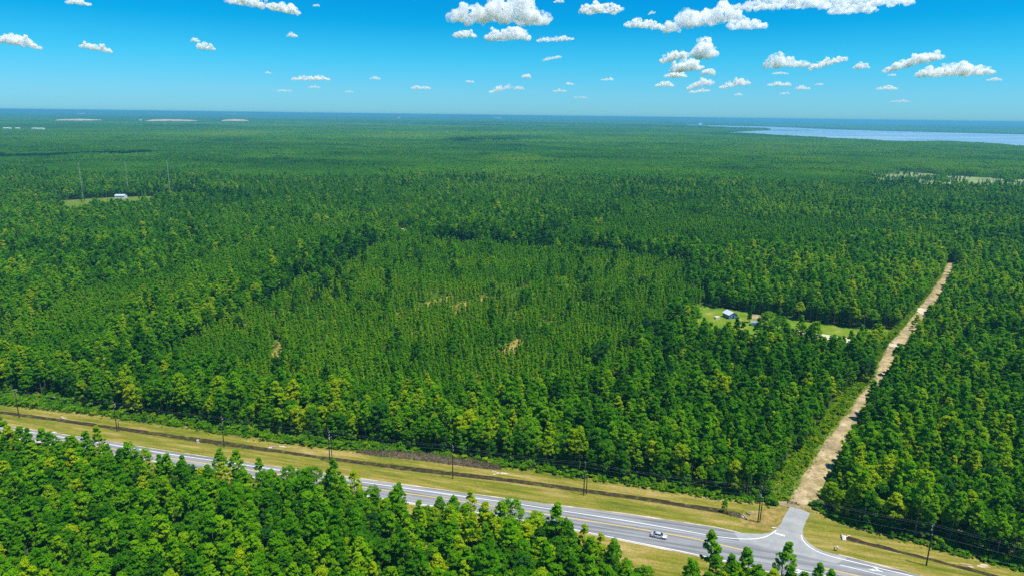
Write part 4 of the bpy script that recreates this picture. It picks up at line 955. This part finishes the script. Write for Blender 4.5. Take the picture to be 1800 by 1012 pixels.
# equipment building and its masts in the far left clearing
b = at(213, 349.5, GZ); gable_house('equipment_building', (b[0], b[1], GZ), math.radians(4), 13, 9, 4.6, 1.6, M['whitewall'], M['roofw'], 'white equipment building in the far left clearing near the masts', 'building')
b = at(208, 346, GZ); o = empty('dish_mast', (b[0], b[1], GZ)); tag(o, 'dark post with a white dish standing left of the white equipment building', 'antenna')
mb = MB(); mb.tube([(0, 0, 0), (0, 0, 12)], 0.5, 6); mb.build('post', M['trim'], o); mb = MB(); mb.tube([(0.9, 0, 11), (0.9, -0.5, 11)], [1.6, 1.2], 12); mb.build('dish', M['whitewall'], o)
M['mast'] = simple('pale mast steel', (0.62, 0.60, 0.55), 0.6)
for i, (px, py, top) in enumerate([(147, 353, 289), (227, 345, 287), (300, 345, 285)]):
    b = at(px, py, GZ); dd = proj(b[0], b[1], GZ)[2]; h = (py - top) * dd / FPX * 1.03
    o = empty('radio_mast', (b[0], b[1], GZ)); tag(o, ['leftmost of the three thin lattice masts in the far clearing', 'middle one of the three thin lattice masts, behind the white building', 'rightmost of the three thin lattice masts in the far clearing'][i], 'mast', 'radio masts in the far clearing')
    leg = [(0.55 * math.cos(a), 0.55 * math.sin(a)) for a in (0.3, 2.4, 4.5)]; lm = MB()
    for x, y in leg:
        mb = MB(); mb.tube([(x, y, 0), (x, y, h)], 0.05, 4); mb.build('mast_leg', M['mast'], o)
    n = int(h / 1.6)
    for k in range(n):
        z = k * 1.6
        for j in range(3):
            a = leg[j]; c = leg[(j + 1) % 3]; lm.tube([(a[0], a[1], z), (c[0], c[1], z + 1.6)], 0.025, 3, False)
    q = lm.build('lattice', M['mast'], o); q['kind'] = 'stuff'
    for j in range(3):
        a = 0.9 + j * 2.1
        for zz, rr in ((h * 0.5, 20), (h * 0.95, 32)):
            mb = MB(); mb.tube([(0, 0, zz), (rr * math.cos(a), rr * math.sin(a), 0)], 0.012, 3, False); mb.build('guy_wire', M['wire'], o)
# distant buildings and bare earth mounds near the horizon
FARB = [(143, 202.5, 12, 'tiny white building on the left horizon above the first earth mound'), (409, 203.5, 10, 'tiny white building on the horizon right of the earth mounds'), (701, 210.5, 5, 'tiny pale building on the horizon left of picture centre'),
        (875, 210.5, 12, 'tiny pinkish long building on the horizon at picture centre'), (1231, 221, 6, 'tiny white building on the far shore at the left tip of the bay'), (14, 231.5, 13, 'pale low building at the far left edge below the horizon'),
        (32, 231.5, 8, 'second pale low building from the far left edge'), (68, 232, 20, 'long pale low building right of the two at the far left'), (280, 248.5, 24, 'long pale roof among distant trees left of centre'), (576, 331, 6, 'small pinkish roof among trees left of the middle'), (247, 214.5, 5, 'tiny white shed at the left foot of the second earth mound'), (560, 333.5, 7, 'reddish roof beside the small pinkish roof among trees')]
for i, (px, py, w, lb) in enumerate(FARB):
    b = at(px, py, 0); dd = proj(b[0], b[1], 0)[2]; W = w * dd / FPX; hh = max(6.0, 3.0 * dd / FPX * 0.8) if dd > 3000 else 6
    hh = min(hh, 45); up_ = 14 if dd < 12000 else 10
    if dd < 3000: up_ = 4
    gable_house('distant_building', (b[0], b[1], GZ), 0.0, W, W * 0.35, hh * 0.8 + up_, hh * 0.2, M['whitewall'] if i not in (3, 9, 11) else M['cream'] if i == 3 else M['brick'], M['whitewall'] if i < 9 else M['brick'], lb, 'building', win=1, over=0.0)
for i, (x, y, wx) in enumerate(MOUNDS):
    V = []; F = []; nx, ny = 40, 14; hgt = (26, 28, 30)[i]
    for a in range(nx):
        for c in range(ny):
            u = a / (nx - 1) * 2 - 1; v = c / (ny - 1) * 2 - 1; e = max(0, 1 - abs(u) ** 5) * max(0, 1 - v ** 4) ** 0.6
            V.append((x + u * wx, y + v * 200, GZ - 1 + e * hgt * (0.75 + 0.5 * float(fbm(np.array([u * 9.0]), np.array([v * 3.0]), 3, 7 + i)[0]))))
    for a in range(nx - 1):
        for c in range(ny - 1): F.append((a * ny + c, (a + 1) * ny + c, (a + 1) * ny + c + 1, a * ny + c + 1))
    tag(mk('earth_mound', mesh('earth_mound', V, F, G['red_earth'], True)), kind='structure')

# ------------------------------------------------------------------ roadside odds and ends
def brush_pile(pts, wid, hgt, name, label, n, L=1.6):
    o = empty(name, (pts[0][0], pts[0][1], -0.4)); tag(o, label, 'brush pile'); bx, by = pts[0]
    V = []; F = []; m = len(pts); K_ = 7; r2 = random.Random(5)
    for i, (x, y) in enumerate(pts):
        e = math.sin(PI * (i + 0.5) / m) ** 0.4
        for k in range(K_):
            t = k / (K_ - 1) * 2 - 1; V.append((x - bx + r2.uniform(-.3, .3), y - by + t * wid * e, max(0, (1 - t * t)) * hgt * e * r2.uniform(0.6, 1.2) - 0.05))
    for i in range(m - 1):
        for k in range(K_ - 1): F.append((i * K_ + k, (i + 1) * K_ + k, (i + 1) * K_ + k + 1, i * K_ + k + 1))
    mk('heap', mesh('heap', V, F, M['deadwood']), o)
    mb = MB()
    for _ in range(n):
        i = r2.randrange(m - 1); t = r2.uniform(-1, 1); e = math.sin(PI * (i + 0.5) / m) ** 0.4; x = pts[i][0] - bx + r2.uniform(-1, 1); y = pts[i][1] - by + t * wid * e; z = (1 - t * t) * hgt * e
        a = r2.uniform(0, 2 * PI); el = r2.uniform(-.5, .7); l = r2.uniform(0.4, 1) * L; d = Vector((math.cos(a) * math.cos(el), math.sin(a) * math.cos(el), math.sin(el)))
        p = Vector((x, y, z + 0.15)); mb.tube([p - d * l * 0.5, p + d * l * 0.5], [0.05, 0.02], 3, False)
    q = mb.build('sticks', M['deadwood'], o); q['kind'] = 'stuff'
pp = P([(632, 794), (680, 798), (740, 803), (800, 811), (850, 818), (885, 823)], -0.3); pts = []
for a, c in zip(pp[:-1], pp[1:]):
    for k in range(8): t = k / 8; pts.append((a[0] + (c[0] - a[0]) * t, a[1] + (c[1] - a[1]) * t))
brush_pile(pts, 2.6, 1.5, 'brush_heap', 'long brown heap of dead brush at the forest edge behind the fifth utility pole', 2200, 1.7)
pp = P([(1278, 901), (1292, 904), (1304, 907)], -0.3); pts = [(pp[0][0] + (pp[2][0] - pp[0][0]) * k / 6, pp[0][1] + (pp[2][1] - pp[0][1]) * k / 6) for k in range(7)]
brush_pile(pts, 1.0, 0.6, 'log_heap', 'small dark heap of logs at the end of the ditch before the junction', 90, 2.2)
def culvert(px, py, label, rz):
    b = at(px, py, -0.3); o = empty('culvert_end', (b[0], b[1], -0.5), rz); tag(o, label, 'culvert')
    mb = MB(); mb.box(-1.3, 1.3, -0.5, 0.5, 0, 0.18); mb.build('apron_slab', M['concrete'], o)
    mb = MB(); mb.box(-1.3, 1.3, 0.5, 0.7, 0, 0.6); mb.build('headwall', M['concrete'], o)
    mb = MB(); mb.tube([(0, 0.35, 0.36), (0, 0.9, 0.36)], 0.24, 12); mb.build('pipe', M['dark'], o)
culvert(1484, 944, 'pale concrete culvert end at the ditch right of the junction', 1.2); culvert(1307, 909, 'pale concrete culvert end beside the log heap left of the junction', -1.3)
def postbox(px, py):
    b = at(px, py, -0.05); o = empty('mailbox', (b[0], b[1], -0.15), 0.4); tag(o, 'white box on a post on the grass right of the junction', 'mailbox')
    mb = MB(); mb.box(-.06, .06, -.06, .06, 0, 1.1); mb.build('post', M['pole'], o); mb = MB(); mb.box(-.22, .22, -.30, .30, 1.1, 1.38); mb.tube([(0, -.30, 1.38), (0, .30, 1.38)], 0.21, 10); mb.build('box', M['whitewall'], o)
postbox(1471, 967)
b = at(1466, 967, -0.05); o = empty('marker_post', (b[0], b[1], -0.15)); tag(o, 'short dark post left of the white box on the grass', 'post'); mb = MB(); mb.tube([(0, 0, 0), (0.03, 0, 1.3)], 0.11, 6); mb.build('post', M['pole'], o); mb = MB(); mb.box(-0.14, .14, -.03, .03, 0.95, 1.25); mb.build('plate', M['trim'], o)
def pedestal(px, py, label, h=1.1, mat=None):
    b = at(px, py, -0.3); o = empty('utility_box', (b[0], b[1], -0.4), 0.3); tag(o, label, 'utility box')
    mb = MB(); mb.box(-.5, .5, -.4, .4, 0, 0.15); mb.build('base', M['concrete'], o); mb = MB(); mb.box(-.42, .42, -.33, .33, 0.15, h); mb.box(-.46, .46, -.37, .37, h, h + 0.06); mb.build('cabinet', mat or M['porcelain'], o)
pedestal(348, 777, 'grey utility box on the grass between second and third utility poles'); pedestal(94, 702, 'white box among bushes right of the first utility pole', 1.3, M['whitewall']); pedestal(95, 761, 'low white box at the highway edge right of the first utility pole', 0.5, M['whitewall'])
# low wooden barrier beside the mouth of the dirt road
b = at(1392, 884.5, -0.1); o = empty('wooden_barrier', (b[0], b[1], -0.35), math.radians(-14)); tag(o, 'low wooden barrier of posts and a rail beside the dirt road mouth', 'barrier')
for x in (-1.3, 0, 1.3):
    mb = MB(); mb.box(x - .09, x + .09, -.09, .09, 0, 1.15); mb.build('post', M['pole'], o)
for z in (0.55, 0.95):
    mb = MB(); mb.box(-1.5, 1.5, -.15, -.095, z, z + .16); mb.build('rail', M['bark'], o)

# ------------------------------------------------------------------ clouds
def cloudmat(size, thin):
    # a dense scattering volume of droplets; free path about a tenth of the cloud's height
    m, nt, o = newmat('cloud'); v = N(nt, 'ShaderNodeVolumeScatter'); v.inputs['Color'].default_value = (1.0, 1.0, 1.0, 1); v.inputs['Anisotropy'].default_value = 0.0
    base = (15.0 if thin < 0.05 else 13.0 * (1 - thin) ** 1.4) / size
    nz = noisen(nt, N(nt, 'ShaderNodeTexCoord').outputs['Object'], 2.3, 5, 0.62)
    mr = N(nt, 'ShaderNodeMapRange'); mr.inputs['From Min'].default_value = 0.42; mr.inputs['From Max'].default_value = 0.60; mr.inputs['To Min'].default_value = 0.0; mr.inputs['To Max'].default_value = base
    nt.links.new(nz, mr.inputs[0]); nt.links.new(mr.outputs[0], v.inputs['Density'])
    nt.links.new(v.outputs[0], o.inputs['Volume']); return m
def cloud_obj(center, w, h, dpt, tilt, seed, lumps, label, thin=0.0, grp='fair weather clouds'):
    """local x = width, z = up, y = depth; puffs merged into one lumpy skin"""
    r = random.Random(seed); bm = bmesh.new(); asp = w / h
    prof = [r.uniform(0.45, 1.0) for _ in range(8)]
    if thin > 0.3: prof = [q * 0.8 for q in prof]
    def env(u):
        q = (u + 1) / 2 * 7; a = int(min(6, q)); return (prof[a] * (1 - (q - a)) + prof[a + 1] * (q - a)) * math.sqrt(max(0.04, 1 - u * u))
    def puff(u, y, z, rr, sc=1.0):
        bmesh.ops.create_icosphere(bm, subdivisions=2, radius=1.0, matrix=Matrix.Translation((u * asp / 2, y, z + tilt * u * asp / 2)) @ Matrix.Diagonal((rr * 1.35, rr * 1.2, rr * sc, 1)))
    nb = int(asp * 6) + 3
    for i in range(nb):                                  # continuous flat base
        u = -0.95 + 1.9 * (i + r.uniform(0, 1)) / nb; e = env(u); rr = 0.20 * e + 0.07; puff(u, r.uniform(-.5, .5) * dpt / h * 0.5, -0.45 + rr * 0.8 + r.uniform(0, .16) * e, rr, 0.8)
    for i in range(int(lumps * (8 + asp * 9))):          # heaped puffs, smaller towards the top
        u = r.uniform(-1, 1) * 0.9; e = env(u); t = r.uniform(0, 1) ** 0.8; rr = (0.25 - 0.12 * t) * e * r.uniform(0.6, 1.1) + 0.03
        puff(u, r.uniform(-1, 1) * 0.5 * dpt / h * math.sqrt(max(0, 1 - u * u)) * (1 - 0.5 * t), -0.42 + rr + t * max(0, e * 0.98 - 2 * rr), rr)
    me = bpy.data.meshes.new('cloud'); bm.to_mesh(me); bm.free()
    o = mk('cloud', me); rm = o.modifiers.new('r', 'REMESH'); rm.mode = 'VOXEL'; rm.voxel_size = max(0.018, min(0.032, asp / 120))
    bpy.context.view_layer.update(); dg = bpy.context.evaluated_depsgraph_get(); me2 = bpy.data.meshes.new_from_object(o.evaluated_get(dg)); o.modifiers.clear(); o.data = me2
    n = len(me2.vertices); co = np.empty(n * 3); me2.vertices.foreach_get('co', co); co = co.reshape(-1, 3); no = np.empty(n * 3); me2.vertices.foreach_get('normal', no); no = no.reshape(-1, 3)
    off3 = Vector((seed * 3.7, 0, 0)); dsp = np.array([mnoise.fractal(Vector(c) * 4.0 + off3, 0.6, 2.1, 5) for c in co]); co = co + no * (dsp * 0.10 + 0.03)[:, None]
    me2.vertices.foreach_set('co', co.ravel()); me2.materials.clear(); me2.materials.append(cloudmat(h, thin)); me2.polygons.foreach_set('use_smooth', [True] * len(me2.polygons)); me2.update()
    o.location = center; o.scale = (h, h, h); o.rotation_euler = (0, 0, -math.atan2(center[0], center[1])); o['thin'] = thin
    tag(o, label, 'cloud', grp); return n
CL = [ # px, py, w, h, tilt, thin, label
    (138, 2, 40, 14, 0, .1, 'small cloud cut by the top edge near the left corner'), (462, 3, 128, 26, -.12, .05, 'flat-bottomed wide cloud cut by the top edge left of centre'),
    (33, 71, 64, 22, -.15, .1, 'leftmost cloud, an oblong puff at the left edge of the sky'), (168, 80, 48, 19, -.15, .2, 'oblong puff right of the leftmost cloud'), (343, 69, 15, 11, 0, .25, 'tiny round puff touching the top left of a larger one'),
    (361, 79, 27, 18, 0, .15, 'small round cloud with a tinier puff at its upper left'), (513, 60, 17, 11, 0, .2, 'lone tiny puff below the wide cloud left of centre'), (547, 135, 70, 14, 0, .35, 'flat oblong cloud low in the sky left of centre'),
    (660, 136, 19, 9, 0, .5, 'tiny faint puff between the flat low cloud and the central group'), (740, 151, 36, 13, 0, .5, 'small faint low cloud with a peaked top below centre left'), (472, 127, 12, 6, 0, .55, 'tiny faint puff left of the flat oblong low cloud'),
    (500, 158, 26, 7, 0, .65, 'very faint flat wisp below left of the flat oblong cloud'), (552, 151, 20, 9, 0, .65, 'very faint puff just below the flat oblong cloud'),
    (880, 10, 176, 66, -.03, 0, 'largest central cloud, cut by the top edge'), (817, 58, 42, 18, 0, .1, 'small oval cloud under the left of the largest central cloud'), (893, 55, 76, 34, .05, 0, 'bright peaked cloud hanging under the largest central cloud'),
    (977, 66, 68, 14, .06, .35, 'thin flat cloud right of the bright peaked one'), (970, 101, 36, 9, .2, .55, 'faint wisp below the thin flat cloud'), (925, 133, 16, 10, 0, .3, 'tiny bright puff low in the sky below centre'),
    (880, 152, 42, 18, .25, .5, 'faint rising low cloud left of the tiny bright puff'), (913, 153, 18, 11, 0, .55, 'faint low puff right under the tiny bright one'), (985, 158, 28, 8, 0, .6, 'faint flat low puff right of centre'),
    (1002, 146, 14, 8, 0, .5, 'tiny low puff just above the faint flat one'), (1068, 138, 24, 8, 0, .45, 'small flat low puff on its own right of centre'), (826, 142, 17, 8, 0, .55, 'tiny faint puff above left of the rising low cloud'),
    (1238, 20, 138, 56, .12, 0, 'biggest cloud right of centre, heaped, near the top edge'), (1135, 40, 72, 22, -.1, .05, 'low left shoulder cloud of the big heaped one'), (1313, 38, 68, 28, 0, 0, 'round cloud at the lower right of the big heaped one'),
    (1146, 21, 12, 8, .3, .4, 'tiny wisp above the left shoulder cloud'), (1440, -3, 310, 34, -.02, .05, 'long band of cloud along the top edge on the right'), (1500, 12, 80, 24, 0, .05, 'sagging lump under the long top band of cloud'),
    (1239, 84, 36, 40, 0, 0, 'tall bright tower of cloud in the right half of the sky'), (1186, 97, 50, 22, .2, .05, 'bright puff left of the tall tower of cloud'), (1208, 113, 56, 28, .1, 0, 'thick middle puff below the tower of cloud'),
    (1188, 130, 40, 14, 0, .1, 'flat bright puff at the lower left of the tower group'), (1246, 122, 20, 22, 0, .15, 'small puff at the right foot of the tower of cloud'), (1232, 144, 44, 20, .2, .3, 'sloping fainter puff under the tower group'), (1230, 158, 38, 10, .1, .45, 'lowest faint puff under the tower group'), (1168, 147, 34, 13, 0, .3, 'oval puff low left of the tower group'),
    (1292, 144, 50, 18, .15, .3, 'low rising cloud right of the tower group'), (1298, 165, 14, 7, 0, .5, 'tiny puff beneath the low rising cloud'), (1385, 103, 74, 34, 0, .05, 'broad bright cloud in the middle right sky'), (1456, 105, 60, 22, .28, .1, 'slanted bright cloud right of the broad one'),
    (1515, 114, 24, 16, 0, .3, 'small peaked puff between the slanted cloud and the right pair'), (1372, 127, 28, 8, 0, .4, 'flat scrap just below the broad bright cloud'), (1370, 145, 42, 14, 0, .4, 'ragged low cloud below the broad bright one'), (1410, 152, 26, 12, 0, .4, 'small low puff right of the ragged one'),
    (1380, 163, 18, 7, 0, .6, 'faint low scrap under the ragged cloud'), (1440, 147, 14, 7, 0, .5, 'tiny low puff under the slanted bright cloud'), (1605, 105, 96, 24, .25, .1, 'long slanted cloud rising to the right in the right sky'), (1678, 121, 122, 28, .02, .15, 'wide lumpy cloud near the right edge of the sky'),
    (1748, 138, 24, 9, 0, .4, 'small puff right below the wide lumpy cloud'), (1560, 153, 36, 11, 0, .45, 'low flat puff left of the right edge group'), (1583, 177, 34, 6, 0, .7, 'lowest faint wisp near the right horizon'), (1568, 131, 14, 6, 0, .4, 'tiny puff below the long slanted cloud'), (983, 1, 18, 8, 0, .3, 'tiny cloud at the top edge right of the largest central one'),
    (614, 160, 14, 6, 0, .7, 'tiny very faint puff far left of centre near horizon'), (1020, 170, 26, 6, 0, .75, 'lowest very faint wisp right of centre'), (556, 8, 12, 8, 0, .5, 'tiny scrap at the right end of the wide top cloud')]
nv = 0
for i, (px, py, w, h, tl, th, lb) in enumerate(CL):
    d = f_ + (px - CX) / FPX * r_ - (py - CY) / FPX * u_; t = 1150.0 / d[2]; c = np.array([0, 0, H]) + d * t
    nv += cloud_obj(tuple(c), w * t / FPX * 1.0, h * t / FPX, h * t / FPX * (1.1 + 0.25 * w / h), tl, i + 3, 1.0 if w > 60 else 0.8, lb, th)
# clouds high above the view whose shadows lie on the forest
for i, (px, py, wx, wy) in enumerate([(842, 250, 380, 620), (648, 224.5, 600, 900), (150, 277, 420, 130), (30, 279, 300, 120), (330, 224, 700, 500), (975, 225, 420, 500)]):
    g = at(px, py, 0); k = 1150.0 / SUNV.z; c = Vector((g[0], g[1], 0)) + SUNV * k
    cloud_obj(tuple(c), wx, 130, wy, 0, 80 + i, 1.4, ['cloud above the picture casting the dark oval shadow beyond the middle of the forest', 'cloud above the picture casting the dark shadow strip left of the centre horizon', 'cloud above the picture casting the long shadow strip behind the three masts', 'cloud above the picture casting the shadow strip at the far left edge', 'cloud above the picture casting the faint shadow strip below the second earth mound', 'cloud above the picture casting the small shadow right of the dark oval one'][i], 0.0, 'clouds casting shadows on the far forest')
print('cloud verts', nv)

# ------------------------------------------------------------------ air
mb = MB(); mb.box(-62000, 62000, -2500, 62000, -2.0, 124.0); hz = mb.build('haze', None) if False else mk('haze', mesh('haze', mb.V, mb.F, newmat('haze')[0]))
hm = hz.data.materials[0]; nt = hm.node_tree; ho = [q for q in nt.nodes if q.type == 'OUTPUT_MATERIAL'][0]
pv = nt.nodes.new('ShaderNodeVolumePrincipled'); pv.inputs['Color'].default_value = (0.15, 0.51, 0.76, 1); pv.inputs['Density'].default_value = 9.5e-5; pv.inputs['Anisotropy'].default_value = 0.0
nt.links.new(pv.outputs[0], ho.inputs['Volume']); tag(hz, kind='stuff')
hz['label'] = 'pale blue air haze over the whole forest'
